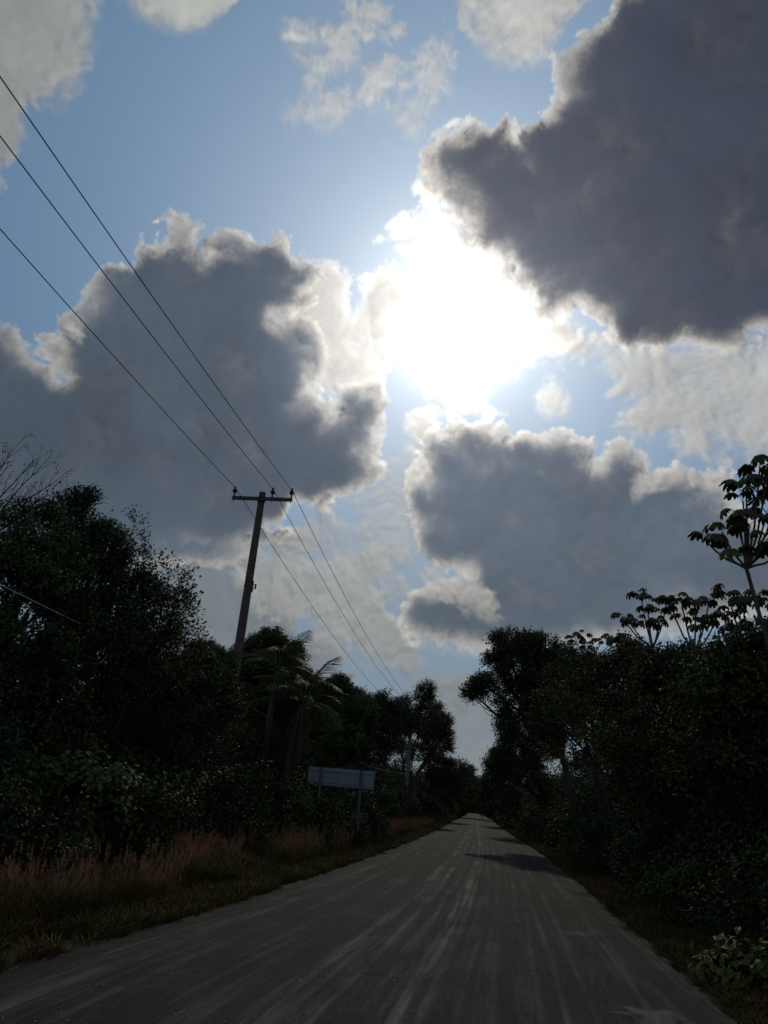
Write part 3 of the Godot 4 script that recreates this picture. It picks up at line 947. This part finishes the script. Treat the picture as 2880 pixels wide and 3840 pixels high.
func plume() -> ArrayMesh:
	# stalks with loose feathery heads
	var t := Tris.new()
	for k in 7:
		var a := rng.randf() * TAU
		var out := Vector3(cos(a), 0, sin(a))
		var h := rng.randf_range(0.55, 0.95)
		var foot := out * rng.randf_range(0.0, 0.08)
		var top := foot + out * h * rng.randf_range(0.1, 0.35) + Vector3(0, h, 0)
		t.tube([foot, foot.lerp(top, 0.6) + Vector3(0, 0.02, 0), top], [0.002, 0.0016, 0.001], 3, Color(0.55, 0.6, 0.3))
		var dir := (top - foot).normalized()
		for i in 34:
			var q := rng.randf()
			var p := top + dir * (q * 0.17 - 0.12) + ball() * 0.026 * (1.1 - 0.6 * q)
			var d := (dir + ball() * 0.9).normalized()
			t.leaf(p, d, ball().normalized(), rng.randf_range(0.014, 0.026), 0.008, 0.2, Color.WHITE * rng.randf_range(0.8, 1.25))
	return t.mesh()

func strip(called: String, label: String, category: String, mesh: Mesh, mat: Material, spots: Array, lo: float, hi: float, tints: Array) -> void:
	var places := []
	var cols := []
	for p in spots:
		var at := Vector3(p.x, ground_height(p.x, p.y) - 0.02, p.y)
		places.append(Transform3D(upright(Vector3.UP + ball() * 0.15, rng.randf() * TAU).scaled(Vector3.ONE * rng.randf_range(lo, hi)), at))
		cols.append(tint_of(tints[rng.randi() % tints.size()]))
	var o := scatter(self, called, mesh, mat, places, cols)
	o.set_meta("label", label)
	o.set_meta("category", category)
	o.set_meta("kind", "stuff")

func verge_spots(n: int, d0: float, d1: float, off0: float, off1: float, left: bool, patchy := -9.0) -> Array:
	var out := []
	var tries := 0
	while out.size() < n and tries < n * 6:
		tries += 1
		var d := d0 * pow(d1 / d0, rng.randf())
		var e := road_at(d)
		var off := lerpf(off0, off1, rng.randf())
		var x := e.x - off if left else e.y + off
		if lie.get_noise_2d(x * 9.0 + 200.0, d * 5.0) < patchy:
			continue
		out.append(Vector2(x, -d))
	return out
# ---------------------------------------------------------------- the place
func build() -> void:
	rng.seed = 7
	gaps.seed = 77
	gaps.frequency = 1.0
	gaps.fractal_octaves = 3
	lie.seed = 9
	lie.frequency = 0.08
	lie.fractal_octaves = 4
	make_materials()
	make_sprays()
	make_ground()
	make_road()
	# the power line
	var ins := [-9.80, -8.33, -7.60]
	utility_pole("nearest concrete utility pole rising above the left trees", Vector3(-8.98, 0, -26.6), Vector3(-8.77, 12.26, -26.6), 11.94, ins, true)
	utility_pole("grey utility pole half hidden by trees beyond the road sign", Vector3(-8.35, 0, -82.0), Vector3(-8.2, 10.6, -82.0), 10.2, [-9.3, -7.8, -7.1], false)
	utility_pole("farthest utility pole, under the dark reddish tree", Vector3(-10.15, 0, -133.0), Vector3(-10.0, 10.6, -133.0), 10.2, [-11.1, -9.6, -8.9], false)
	var steel := plain(Color(0.03, 0.034, 0.04), 0.9)
	steel.metallic_specular = 0.1
	var kinds := ["power line wire on the leftmost insulator of the nearest pole", "power line wire on the middle insulator of the nearest pole", "power line wire on the right insulator at the crossarm's end"]
	var far_x := [-9.6, -7.9, -7.2]
	for k in 3:
		var on := Vector3(ins[k] + 0.02, 12.36 - 0.035 * k, -26.43)
		wire("power_line", kinds[k], "wire", [[Vector3(ins[k] - 0.1, 12.3, 27.0), on, 0.75], [on, Vector3(far_x[k], 10.62, -81.84), 0.9 + 0.1 * k]], 0.012, steel, "wires of the power line")
	wire("communication_cable", "pale low cable running along the front of the left trees", "cable", [[Vector3(-8.6, 5.35, 6.0), Vector3(-8.78, 4.72, -26.35), 0.12], [Vector3(-8.78, 4.72, -26.35), Vector3(-8.2, 4.4, -81.8), 0.6]], 0.010, plain(Color(0.42, 0.41, 0.39), 0.5), "")
	road_sign()
	trees_left()
	trees_right()
	undergrowth()
	grass()
	small_things()

func trees_left() -> void:
	var dark := Color(0.035, 0.052, 0.020)
	var mid := Color(0.045, 0.066, 0.024)
	var olive := Color(0.062, 0.066, 0.026)
	var rust := Color(0.056, 0.042, 0.025)
	var g := "roadside trees on the left"
	tree("broadleaf_tree", "dense dark tree cut by the photo's left edge, below the bare branches", Vector3(-10.6, 0, -15.5), [[Vector3(-10.15, 6.34, -15.00), 0.85, 420], [Vector3(-9.50, 6.06, -15.20), 0.65, 260], [Vector3(-11.08, 5.58, -15.00), 1.4, 500], [Vector3(-9.64, 4.94, -15.00), 1.25, 700], [Vector3(-9.99, 3.86, -15.00), 1.4, 700]], "broad", mid, 0.16, g, 0.8)
	tree("broadleaf_tree", "tree with a small rounded top standing out beside the left edge", Vector3(-10.8, 0, -17.8), [[Vector3(-10.22, 7.72, -17.00), 0.5, 300], [Vector3(-10.45, 7.93, -17.00), 0.3, 90], [Vector3(-10.46, 6.80, -17.00), 0.5, 260], [Vector3(-9.36, 6.90, -17.00), 0.48, 260], [Vector3(-9.80, 5.93, -17.30), 1.0, 620], [Vector3(-8.70, 5.56, -17.00), 0.9, 560], [Vector3(-9.04, 4.46, -17.00), 1.2, 700]], "broad", dark, 0.14, g, 0.8, -0.1)
	var v := tree("vine_covered_tree", "sparse twiggy tree whose thin shoots reach right toward the pole", Vector3(-9.9, 0, -19.0), [[Vector3(-9.23, 7.71, -18.00), Vector3(0.12, 0.35, 0.12), 26], [Vector3(-8.77, 6.93, -18.00), 0.35, 70], [Vector3(-8.21, 6.53, -18.00), 0.5, 110], [Vector3(-7.68, 6.14, -18.00), Vector3(0.4, 0.18, 0.3), 70], [Vector3(-7.28, 4.94, -18.00), Vector3(0.25, 0.2, 0.25), 36], [Vector3(-7.60, 5.45, -18.00), 0.35, 80], [Vector3(-8.53, 5.65, -18.30), 0.75, 380], [Vector3(-8.59, 4.45, -18.00), 1.0, 560], [Vector3(-7.92, 4.67, -18.40), 0.6, 260]], "sparse", olive, 0.10, g, 0.75, -0.2, 0.4)
	v.set_meta("label", "sparse twiggy tree whose thin shoots reach right toward the pole")
	bare_tree()
	tree("broadleaf_tree", "low dense tree at the foot of the twiggy one, left of the pole", Vector3(-9.8, 0, -21.5), [[Vector3(-9.19, 3.91, -20.00), 1.0, 560], [Vector3(-8.50, 4.34, -21.00), 0.75, 420], [Vector3(-7.75, 3.76, -21.00), 0.8, 460], [Vector3(-8.41, 3.14, -20.00), 1.2, 700]], "broad", dark, 0.11, g, 0.85)
	tree("feathery_tree", "small feathery tree with flat pale tiers just left of the pole", Vector3(-10.6, 0, -26.8), [[Vector3(-9.88, 6.04, -26.00), Vector3(0.5, 0.18, 0.4), 150], [Vector3(-10.22, 5.58, -26.00), Vector3(0.6, 0.2, 0.4), 150], [Vector3(-9.52, 5.83, -26.50), Vector3(0.5, 0.2, 0.4), 150], [Vector3(-9.71, 4.99, -26.00), 0.9, 300]], "fine", mid, 0.07, g, 1.0)
	tree("mango_tree", "round mango tree with drooping leaves directly behind the pole", Vector3(-9.9, 0, -34.5), [[Vector3(-9.76, 7.41, -33.00), 0.78, 240], [Vector3(-10.49, 6.69, -33.00), 0.9, 260], [Vector3(-8.73, 6.91, -33.00), 0.75, 230], [Vector3(-9.02, 5.64, -33.00), 1.2, 420], [Vector3(-8.11, 6.08, -33.00), 0.5, 130], [Vector3(-10.74, 5.54, -33.00), 1.0, 320], [Vector3(-9.48, 4.47, -33.00), 1.5, 500]], "lance", Color(0.046, 0.052, 0.020), 0.16, g, 1.25)
	tree("broadleaf_tree", "tree with ragged feathery top between the palms and the far pole", Vector3(-9.4, 0, -43.5), [[Vector3(-8.05, 6.65, -42.00), 0.8, 240], [Vector3(-8.38, 7.11, -42.00), Vector3(0.4, 0.55, 0.4), 60], [Vector3(-8.84, 5.76, -42.00), 0.95, 260], [Vector3(-7.15, 6.34, -42.00), 0.8, 230], [Vector3(-7.70, 4.77, -42.00), 1.4, 420], [Vector3(-8.67, 4.17, -41.00), 1.3, 380]], "fine", mid, 0.15, g, 1.6)
	tree("broadleaf_tree", "dark tree whose top the power wires run into", Vector3(-9.6, 0, -56.0), [[Vector3(-8.40, 7.80, -55.00), 0.8, 180], [Vector3(-7.35, 7.65, -55.00), 0.8, 180], [Vector3(-6.47, 6.99, -55.00), 1.1, 260], [Vector3(-8.05, 5.82, -55.00), 1.7, 460], [Vector3(-11.29, 7.14, -92.00), 3.0, 520]], "broad", dark, 0.17, g, 1.35)
	tree("broadleaf_tree", "tall tree with a narrow spire above the far poles", Vector3(-9.6, 0, -88.0), [[Vector3(-8.35, 10.20, -79.00), 1.2, 260], [Vector3(-6.72, 11.95, -79.00), Vector3(0.6, 0.9, 0.6), 130], [Vector3(-6.36, 10.54, -79.00), 0.95, 200], [Vector3(-8.76, 8.82, -92.00), 2.4, 460], [Vector3(-5.99, 9.11, -80.00), 1.1, 220]], "broad", dark, 0.2, g, 1.4)
	tree("overhanging_tree", "dark reddish tree leaning out over the left road edge", Vector3(-7.6, 0, -77.0), [[Vector3(-4.93, 8.70, -75.00), 0.8, 190], [Vector3(-4.14, 8.21, -75.00), 0.5, 110], [Vector3(-4.27, 7.30, -75.00), 0.55, 120], [Vector3(-5.18, 6.83, -75.00), 1.2, 300]], "broad", rust, 0.17, g, 1.4, -0.05)
	tree("broadleaf_tree", "rounded far tree below the reddish one on the left roadside", Vector3(-7.8, 0, -96.0), [[Vector3(-5.77, 5.25, -95.00), 1.3, 260], [Vector3(-4.18, 5.16, -95.00), 1.2, 240], [Vector3(-5.26, 3.43, -95.00), 2.2, 420]], "broad", dark, 0.16, g, 1.7)
	tree("broadleaf_tree", "pale-topped distant tree where the left roadside reaches the sky gap", Vector3(-7.9, 0, -141.0), [[Vector3(-4.28, 6.15, -140.00), 1.6, 180], [Vector3(-3.08, 5.13, -140.00), 1.2, 140], [Vector3(-4.65, 3.70, -140.00), 2.6, 300]], "fine", olive, 0.2, g, 3.0)
	var far := "trees closing the far end of the road"
	tree("broadleaf_tree", "leftmost tree closing the far end of the road", Vector3(-8.5, 0, -252.0), [[Vector3(-5.30, 4.53, -252.00), 3.0, 200], [Vector3(-6.06, 2.78, -252.00), 3.6, 240]], "broad", dark, 0.25, far, 2.6)
	tree("broadleaf_tree", "middle tree straight above the road's vanishing end", Vector3(-5.0, 0, -292.0), [[Vector3(-3.64, 6.66, -292.00), 3.0, 200], [Vector3(-3.54, 3.49, -292.00), 4.6, 320]], "broad", mid, 0.25, far, 2.8)
	tree("broadleaf_tree", "tree with a spiky top at the right of the road's end", Vector3(0.8, 0, -262.0), [[Vector3(-1.29, 7.26, -262.00), 2.4, 160], [Vector3(-0.63, 3.91, -262.00), 4.0, 280]], "broad", dark, 0.25, far, 2.6)
	tree("broadleaf_tree", "low far tree filling the notch at the end of the road", Vector3(-14.0, 0, -285.0), [[Vector3(-9.37, 3.46, -285.00), 4.0, 260], [Vector3(-11.72, 3.58, -285.00), 4.0, 260]], "broad", dark, 0.25, far, 2.8)
	# palms
	rng.seed = 19
	for k in 3:
		fronds.append(frond(1.0, 0.55 + 0.25 * k, false))
	for k in 2:
		dead_fronds.append(frond(1.0, 0.25 + 0.2 * k, true))
	var green := leaf_mat.duplicate()
	green.albedo_color = Color(0.050, 0.062, 0.024).linear_to_srgb()
	var dry := leaf_mat.duplicate()
	dry.albedo_color = Color(0.11, 0.06, 0.036).linear_to_srgb()
	dry.roughness = 0.7
	palm("palm with stiff fronds poking out of the mango tree's right side", Vector3(-8.7, 0, -31.5), Vector3(-8.58, 6.28, -31.00), 2.3, 12, 0, green, dry)
	palm("palm with long drooping fronds and dry brown skirt above the sign", Vector3(-8.0, 0, -30.5), Vector3(-7.29, 5.06, -30.50), 2.5, 14, 5, green, dry)

func bare_tree() -> void:
	var base := Vector3(-12.4, 0, -17.0)
	var o := thing("bare_tree", "nearly leafless tree reaching above all others at the left edge", "tree", base, "roadside trees on the left")
	var t := Tris.new()
	var fork := Vector3(-12.41, 6.75, -16.50) - base
	t.tube(bent(Vector3(0, -0.1, 0), fork, 0.03, 6), taper(0.13, 0.08, 6), 8, Color.WHITE)
	var tips := []
	for p in [Vector3(-11.92, 9.44, -16.50), Vector3(-11.39, 8.94, -16.50), Vector3(-11.08, 8.91, -16.50), Vector3(-10.57, 8.56, -16.50), Vector3(-12.25, 9.12, -16.50), Vector3(-10.85, 8.22, -16.50), Vector3(-12.77, 9.43, -16.50), Vector3(-11.32, 8.14, -16.50)]:
		var limb := bent(fork, p - base, 0.07, 7)
		t.tube(limb, taper(0.035, 0.005, 7), 5, Color.WHITE)
		for k in 9:
			var s: Vector3 = limb[3 + k % 5]
			var e: Vector3 = s + ((p - base - fork).normalized() + ball() * 0.9 + Vector3(0, 0.3, 0)).normalized() * rng.randf_range(0.2, 0.55)
			var tw := bent(s, e, 0.12, 3)
			t.tube(tw, taper(0.009, 0.003, 3), 4, Color.WHITE)
			for j in 2:
				var e2 := e + ((e - s).normalized() + ball() * 0.8).normalized() * 0.18
				t.tube([tw[2], e2], [0.005, 0.002], 3, Color.WHITE)
				tips.append(e2)
	part(o, "trunk", t.mesh(), bark_mat)
	var places := []
	var tints := []
	for p in tips:
		if rng.randf() < 0.33:
			places.append(Transform3D(upright(ball() + Vector3.UP * 0.2, rng.randf() * TAU).scaled(Vector3.ONE * rng.randf_range(0.3, 0.5)), p))
			tints.append(tint_of(Color(0.09, 0.06, 0.035)))
	scatter(o, "crown", sprays["sparse"], leaf_mat, places, tints).set_meta("kind", "stuff")

func trees_right() -> void:
	var dark := Color(0.033, 0.048, 0.019)
	var mid := Color(0.045, 0.060, 0.023)
	var olive := Color(0.060, 0.062, 0.026)
	var g := "roadside trees on the right"
	tree("overhanging_tree", "big tree arching over the road with hanging leafy curtains", Vector3(4.7, 0, -46.5), [[Vector3(0.60, 10.32, -45.00), 0.65, 230], [Vector3(1.71, 10.53, -45.00), 0.6, 210], [Vector3(2.66, 10.21, -45.00), 0.75, 280], [Vector3(3.68, 9.69, -45.00), 0.8, 280], [Vector3(0.11, 9.30, -45.00), 0.5, 110], [Vector3(-0.53, 8.18, -45.00), Vector3(0.65, 0.35, 0.5), 130], [Vector3(-1.08, 7.69, -45.00), Vector3(0.3, 0.45, 0.3), 60], [Vector3(1.34, 9.23, -45.00), 0.9, 330], [Vector3(2.87, 8.93, -45.00), 1.0, 380], [Vector3(0.66, 7.41, -45.00), Vector3(0.36, 0.75, 0.36), 170], [Vector3(0.79, 6.10, -45.00), Vector3(0.3, 0.65, 0.3), 120], [Vector3(1.92, 7.61, -45.00), Vector3(0.45, 0.5, 0.45), 130], [Vector3(2.14, 6.38, -45.00), Vector3(0.42, 0.7, 0.42), 130], [Vector3(3.83, 7.59, -46.00), 1.0, 300]], "broad", dark, 0.24, g, 1.2, -0.08)
	tree("broadleaf_tree", "black-looking tree under the arching one at the right road edge", Vector3(4.4, 0, -61.0), [[Vector3(1.62, 5.49, -60.00), 1.3, 360], [Vector3(2.73, 6.27, -60.00), 1.5, 380], [Vector3(0.64, 5.01, -60.00), 0.8, 180], [Vector3(2.24, 3.39, -60.00), 2.0, 560]], "broad", dark, 0.17, g, 1.3)
	tree("broadleaf_tree", "stepped dark tree farther along the right road edge", Vector3(2.9, 0, -91.0), [[Vector3(0.75, 4.94, -90.00), 1.3, 240], [Vector3(0.17, 6.42, -90.00), 0.7, 110], [Vector3(1.33, 3.10, -90.00), 2.0, 360]], "broad", dark, 0.17, g, 1.7)
	tree("broadleaf_tree", "small far tree at the right side of the sky gap", Vector3(2.6, 0, -131.0), [[Vector3(-0.08, 4.89, -130.00), 1.5, 160], [Vector3(0.53, 3.04, -130.00), 2.2, 220]], "broad", dark, 0.17, g, 2.0)
	tree("broadleaf_tree", "dark tree right of the arching one under the small cecropia", Vector3(4.8, 0, -37.0), [[Vector3(3.34, 7.06, -36.00), 0.9, 300], [Vector3(4.21, 7.57, -36.00), 0.85, 290], [Vector3(2.80, 5.73, -36.00), 1.0, 320], [Vector3(3.78, 5.40, -36.00), 1.6, 620]], "broad", mid, 0.14, g, 1.0)
	tree("broadleaf_tree", "olive tree with fine gaps in the middle of the right wall", Vector3(4.9, 0, -28.0), [[Vector3(3.85, 6.07, -27.00), 0.85, 360], [Vector3(4.65, 6.39, -27.00), 0.8, 340], [Vector3(3.50, 4.68, -27.00), 1.4, 700], [Vector3(4.81, 4.77, -27.00), 1.3, 640], [Vector3(4.21, 6.64, -27.00), 0.4, 60]], "broad", olive, 0.12, g, 0.9)
	tree("broadleaf_tree", "dense tree under the cecropias in the right wall", Vector3(5.0, 0, -21.0), [[Vector3(4.24, 4.80, -20.00), 0.8, 420], [Vector3(5.05, 5.01, -20.00), 0.8, 420], [Vector3(4.52, 4.06, -20.00), 1.4, 800], [Vector3(3.64, 3.26, -20.00), 1.2, 640], [Vector3(4.75, 5.38, -20.00), 0.35, 60], [Vector3(3.95, 5.17, -20.00), 0.3, 50]], "broad", mid, 0.12, g, 0.85)
	tree("broadleaf_tree", "nearest dark tree cut by the photo's right edge", Vector3(5.1, 0, -15.5), [[Vector3(4.36, 3.95, -15.00), 0.8, 420], [Vector3(4.90, 4.31, -15.00), 0.85, 420], [Vector3(4.32, 3.47, -15.00), 1.35, 900], [Vector3(5.23, 3.29, -15.00), 1.4, 800], [Vector3(4.24, 4.40, -15.00), 0.32, 60], [Vector3(4.74, 4.59, -15.00), 0.35, 60]], "broad", mid, 0.12, g, 0.8)
	# cecropias
	for k in 4:
		cec_leaves.append(palmate(100 + k))
	rng.seed = 43
	var greens := []
	for c in [Color(0.045, 0.058, 0.020), Color(0.05, 0.05, 0.02), Color(0.038, 0.05, 0.02), Color(0.06, 0.07, 0.022), Color(0.075, 0.05, 0.025)]:
		var m: StandardMaterial3D = leaf_mat.duplicate()
		m.albedo_color = c.linear_to_srgb()
		greens.append(m)
	cecropia("near cecropia with big umbrella leaves high at the right edge", Vector3(4.9, 0, -12.6), Vector3(3.72, 5.49, -12.00), [[Vector3(4.06, 7.17, -12.00), 4], [Vector3(4.11, 6.82, -12.00), 3], [Vector3(3.76, 6.56, -12.00), 4], [Vector3(4.15, 6.43, -12.20), 3], [Vector3(3.68, 6.33, -12.00), 3], [Vector3(3.19, 5.86, -12.00), 4], [Vector3(3.47, 6.11, -12.20), 4], [Vector3(3.81, 6.12, -12.00), 4], [Vector3(3.52, 5.63, -12.00), 2], [Vector3(3.91, 5.76, -11.80), 3], [Vector3(4.37, 6.90, -12.00), 5], [Vector3(4.38, 6.29, -12.00), 5], [Vector3(4.26, 5.77, -12.00), 5], [Vector3(3.89, 6.90, -12.20), 4]], 0.42, greens, 0.04, "cecropias on the right")
	cecropia("small cecropia peeking over the dark tree beside the arching one", Vector3(4.4, 0, -30.5), Vector3(3.47, 7.32, -30.00), [[Vector3(3.02, 7.85, -30.00), 5], [Vector3(3.24, 8.04, -30.00), 5], [Vector3(3.44, 7.70, -30.00), 4], [Vector3(3.95, 7.95, -30.00), 5], [Vector3(4.14, 7.74, -30.00), 4]], 0.45, greens, 0.045, "cecropias on the right")
	cecropia("open candelabra cecropia leftmost above the right wall of trees", Vector3(4.8, 0, -20.6), Vector3(3.85, 5.79, -20.00), [[Vector3(3.62, 7.04, -20.00), 5], [Vector3(3.13, 6.55, -20.00), 4], [Vector3(3.76, 6.81, -20.00), 5], [Vector3(3.37, 6.34, -20.00), 5], [Vector3(4.01, 6.37, -20.00), 5], [Vector3(4.23, 6.91, -20.00), 5], [Vector3(3.01, 5.92, -20.00), 5], [Vector3(3.76, 6.39, -20.00), 4], [Vector3(3.21, 5.85, -20.00), 5], [Vector3(4.18, 6.73, -20.50), 5]], 0.37, greens, 0.045, "cecropias on the right")
	cecropia("middle cecropia of the three above the right wall", Vector3(4.9, 0, -17.8), Vector3(4.10, 5.14, -17.00), [[Vector3(3.90, 6.23, -17.00), 5], [Vector3(4.18, 6.10, -17.00), 5], [Vector3(3.70, 6.05, -17.00), 5], [Vector3(4.46, 6.21, -17.00), 5], [Vector3(4.56, 5.82, -17.00), 5], [Vector3(3.97, 5.79, -17.00), 5], [Vector3(4.34, 5.70, -17.30), 5]], 0.37, greens, 0.045, "cecropias on the right")
	cecropia("right cecropia of the three, below the near one's trunk", Vector3(5.0, 0, -15.6), Vector3(4.55, 4.79, -15.00), [[Vector3(4.30, 5.80, -15.00), 5], [Vector3(4.54, 5.69, -15.00), 5], [Vector3(4.84, 5.73, -15.00), 5], [Vector3(4.17, 5.42, -15.00), 5], [Vector3(4.65, 5.35, -15.00), 5], [Vector3(5.04, 5.66, -15.00), 5], [Vector3(4.43, 5.17, -15.20), 5]], 0.37, greens, 0.045, "cecropias on the right")

func undergrowth() -> void:
	rng.seed = 101
	var dark := Color(0.030, 0.044, 0.018)
	var mid := Color(0.045, 0.066, 0.022)
	# named shrubs along the edge of the left verge
	var left := "shrubs behind the left verge"
	var names := [
		[Vector3(-6.9, 0, -11.3), 1.3, 1.7, "shrub at the left edge behind the nearest pink grass"], [Vector3(-7.3, 0, -13.6), 1.5, 2.3, "tall dim shrub above the nearest pink grass plumes"], [Vector3(-7.2, 0, -15.8), 1.4, 1.9, "dark shrub over the hollow left of the whorled plant"],
		[Vector3(-7.2, 0, -21.0), 1.6, 2.3, "leafy shrub right of the whorled plant"], [Vector3(-7.2, 0, -25.0), 1.8, 2.5, "rounded shrub left of the sign's left post"], [Vector3(-6.7, 0, -28.4), 1.6, 1.9, "low shrub below the left end of the sign"],
		[Vector3(-6.2, 0, -35.3), 1.8, 1.7, "green shrub growing between the two sign posts"], [Vector3(-6.9, 0, -50.0), 1.9, 2.4, "shrub right of the sign, below the far pole"], [Vector3(-7.0, 0, -60.0), 2.2, 2.4, "shrub at the foot of the tree beyond the sign"], [Vector3(-7.0, 0, -80.0), 2.6, 2.6, "far shrub at the end of the pink grass"]]
	for q in names:
		var at: Vector3 = q[0]
		at.y = ground_height(at.x, at.z)
		shrub("shrub", q[3], at, q[1], q[2], 420, "broad" if rng.randf() < 0.7 else "large", mid if rng.randf() < 0.5 else dark, left, 0.8 + at.z * -0.006)
	shrub("shrub", "dim shrub hiding the feet of the sign posts", Vector3(-5.75, ground_height(-5.75, -28.7), -28.7), 1.7, 1.7, 420, "broad", mid, left, 0.8)
	shrub("shrub", "leafy shrub at the sign's right post beside the pink grass", Vector3(-4.95, ground_height(-4.95, -31.5), -31.5), 1.1, 1.4, 300, "broad", dark, left, 0.75)
	var near := Vector3(-4.75, 0, -29.6)
	near.y = ground_height(near.x, near.z)
	shrub("shrub", "dark clump at the road edge parting the two bands of pink grass", near, 0.9, 0.85, 300, "broad", dark, left, 0.6)
	# shrubs at the foot of the right wall
	var right := "shrubs along the right road edge"
	var rn := [[Vector3(3.15, 0, -11.0), 0.65, 0.55, "bright leafy bush at the right road edge, nearest of all", "large", Color(0.07, 0.09, 0.026)], [Vector3(4.0, 0, -13.0), 1.2, 1.4, "dim bush behind the bright leafy one", "broad", dark], [Vector3(3.6, 0, -16.5), 1.1, 1.0, "low bush midway along the right verge", "broad", mid], [Vector3(3.8, 0, -21.5), 1.3, 1.4, "bush under the olive tree on the right", "broad", dark], [Vector3(3.8, 0, -28.0), 1.5, 1.5, "bush under the small cecropia at the road edge", "broad", mid], [Vector3(3.9, 0, -38.0), 1.8, 1.9, "bush beside the tree shadows on the road", "broad", dark], [Vector3(3.6, 0, -50.0), 2.0, 2.2, "bush below the hanging curtains of the arching tree", "broad", dark]]
	for q in rn:
		var at: Vector3 = q[0]
		at.y = ground_height(at.x, at.z)
		shrub("shrub", q[3], at, q[1], q[2], 340, q[4], q[5], right, 0.7)
	var m := leaf_mat.duplicate()
	m.albedo_color = Color(0.13, 0.15, 0.04).linear_to_srgb()
	var foot := Vector3(-6.75, 0, -17.9)
	foot.y = ground_height(foot.x, foot.z)
	whorl_plant("pale plant with upright whorls of long leaves in the dark left thicket", foot, [Vector3(-6.82, 1.83, -17.60), Vector3(-6.59, 1.92, -17.60), Vector3(-6.33, 1.77, -17.60), Vector3(-6.19, 1.93, -17.60), Vector3(-6.41, 1.57, -17.60), Vector3(-6.68, 1.63, -17.60)], m)
	# the wood behind, which reads as one mass
	for side in [true, false]:
		var places := []
		var tints := []
		var tries := 0
		while places.size() < 52000 and tries < 400000:
			tries += 1
			var d := 5.0 * pow(60.0, rng.randf())
			var e := road_at(d)
			var deep := pow(rng.randf(), 1.6) * (7.0 + d * 0.09)
			var off := lerpf(3.0 if side else 1.3, 0.9, smoothstep(60.0, 125.0, d)) + deep
			var x := e.x - off if side else e.y + off
			var roof := minf(1.3 + deep * 1.5, 4.6 + d * 0.012) * (0.85 + 0.5 * gaps.get_noise_2d(x * 0.5, d * 0.4 + (0.0 if side else 60.0)))
			var y := rng.randf() * roof
			if gaps.get_noise_3d(x * 0.8, y * 0.9, d * 0.8) < -0.16:
				continue
			var s := rng.randf_range(0.75, 1.3) * (0.75 + d * 0.011)
			places.append(Transform3D(upright(ball() + Vector3(1.0 if side else -1.0, 0.4, 0.3) * 0.5, rng.randf() * TAU).scaled(Vector3.ONE * s), Vector3(x, ground_height(x, -d) + y, -d)))
			tints.append(tint_of(dark if rng.randf() < 0.7 else mid))
		var o := scatter(self, "thicket", sprays["broad"], leaf_mat, places, tints)
		o.name = numbered("thicket")
		o.set_meta("kind", "stuff")
		o.set_meta("category", "thicket")
		o.set_meta("label", "dark tangled thicket filling the %s side of the road between the trees" % ("left" if side else "right"))

func grass() -> void:
	rng.seed = 202
	var blade := tuft(22, 0.34, 0.7, 0.011)
	var tall := tuft(16, 0.62, 0.6, 0.010)
	var green := [Color(0.065, 0.074, 0.022), Color(0.088, 0.07, 0.026), Color(0.048, 0.062, 0.02), Color(0.11, 0.075, 0.036)]
	var brown := [Color(0.09, 0.062, 0.032), Color(0.068, 0.055, 0.025), Color(0.055, 0.066, 0.022)]
	strip("grass", "short rough grass along the left road edge", "grass", blade, grass_mat, verge_spots(16000, 4.0, 240.0, -0.12, 2.8, true, -0.3), 0.35, 1.15, green)
	strip("tall_grass", "taller grass at the back of the left verge", "grass", tall, grass_mat, verge_spots(6500, 5.0, 90.0, 0.7, 3.2, true, -0.1), 0.6, 1.2, green)
	strip("dry_grass", "sparse dry grass and weeds along the right road edge", "grass", blade, grass_mat, verge_spots(11000, 4.0, 110.0, -0.12, 2.2, false, -0.35), 0.35, 1.0, brown)
	var dust := leaf_mat.duplicate()
	dust.roughness = 0.8
	var pink := [Color(0.34, 0.19, 0.145), Color(0.28, 0.145, 0.115), Color(0.36, 0.24, 0.165)]
	var spots := verge_spots(110, 8.0, 15.5, 0.5, 1.6, true, 0.16)
	spots.append_array(verge_spots(260, 16.0, 28.0, 0.7, 2.3, true, 0.12))
	spots.append_array(verge_spots(420, 30.0, 72.0, 0.5, 2.2, true, 0.02))
	strip("pink_grass", "pinkish feathery grass plumes along the back of the left verge", "grass", plume(), dust, spots, 0.42, 1.05, pink)

func small_things() -> void:
	rng.seed = 303
	# loose gravel on the near road
	var rock := SphereMesh.new()
	rock.radial_segments = 6
	rock.rings = 3
	rock.radius = 1.0
	rock.height = 1.3
	var places := []
	var tints := []
	for k in 6500:
		var d := 3.5 * pow(9.0, rng.randf())
		var e := road_at(d)
		var u := clampf([0.37, 0.43, 0.46, 0.5, 0.58, 0.68, 0.2][rng.randi() % 7] + rng.randfn() * 0.035 * (3.0 if k % 5 == 0 else 1.0), 0.01, 0.99)
		var x := lerpf(e.x, e.y, u)
		var s := 0.003 * pow(rng.randf_range(0.2, 1.0), -0.9)
		places.append(Transform3D(Basis.from_euler(ball() * 3.0).scaled(Vector3(s, s * 0.7, s)), Vector3(x, road_height(u, x, -d) + s * 0.25, -d)))
		var c := rng.randf_range(0.05, 0.24)
		tints.append(Color(c, c * 0.96, c * 0.9))
	var stone := StandardMaterial3D.new()
	stone.vertex_color_use_as_albedo = true
	stone.roughness = 0.6
	var o := scatter(self, "gravel", rock, stone, places, tints)
	o.set_meta("kind", "stuff")
	o.set_meta("category", "gravel")
	o.set_meta("label", "loose fine gravel lying on the near road surface")
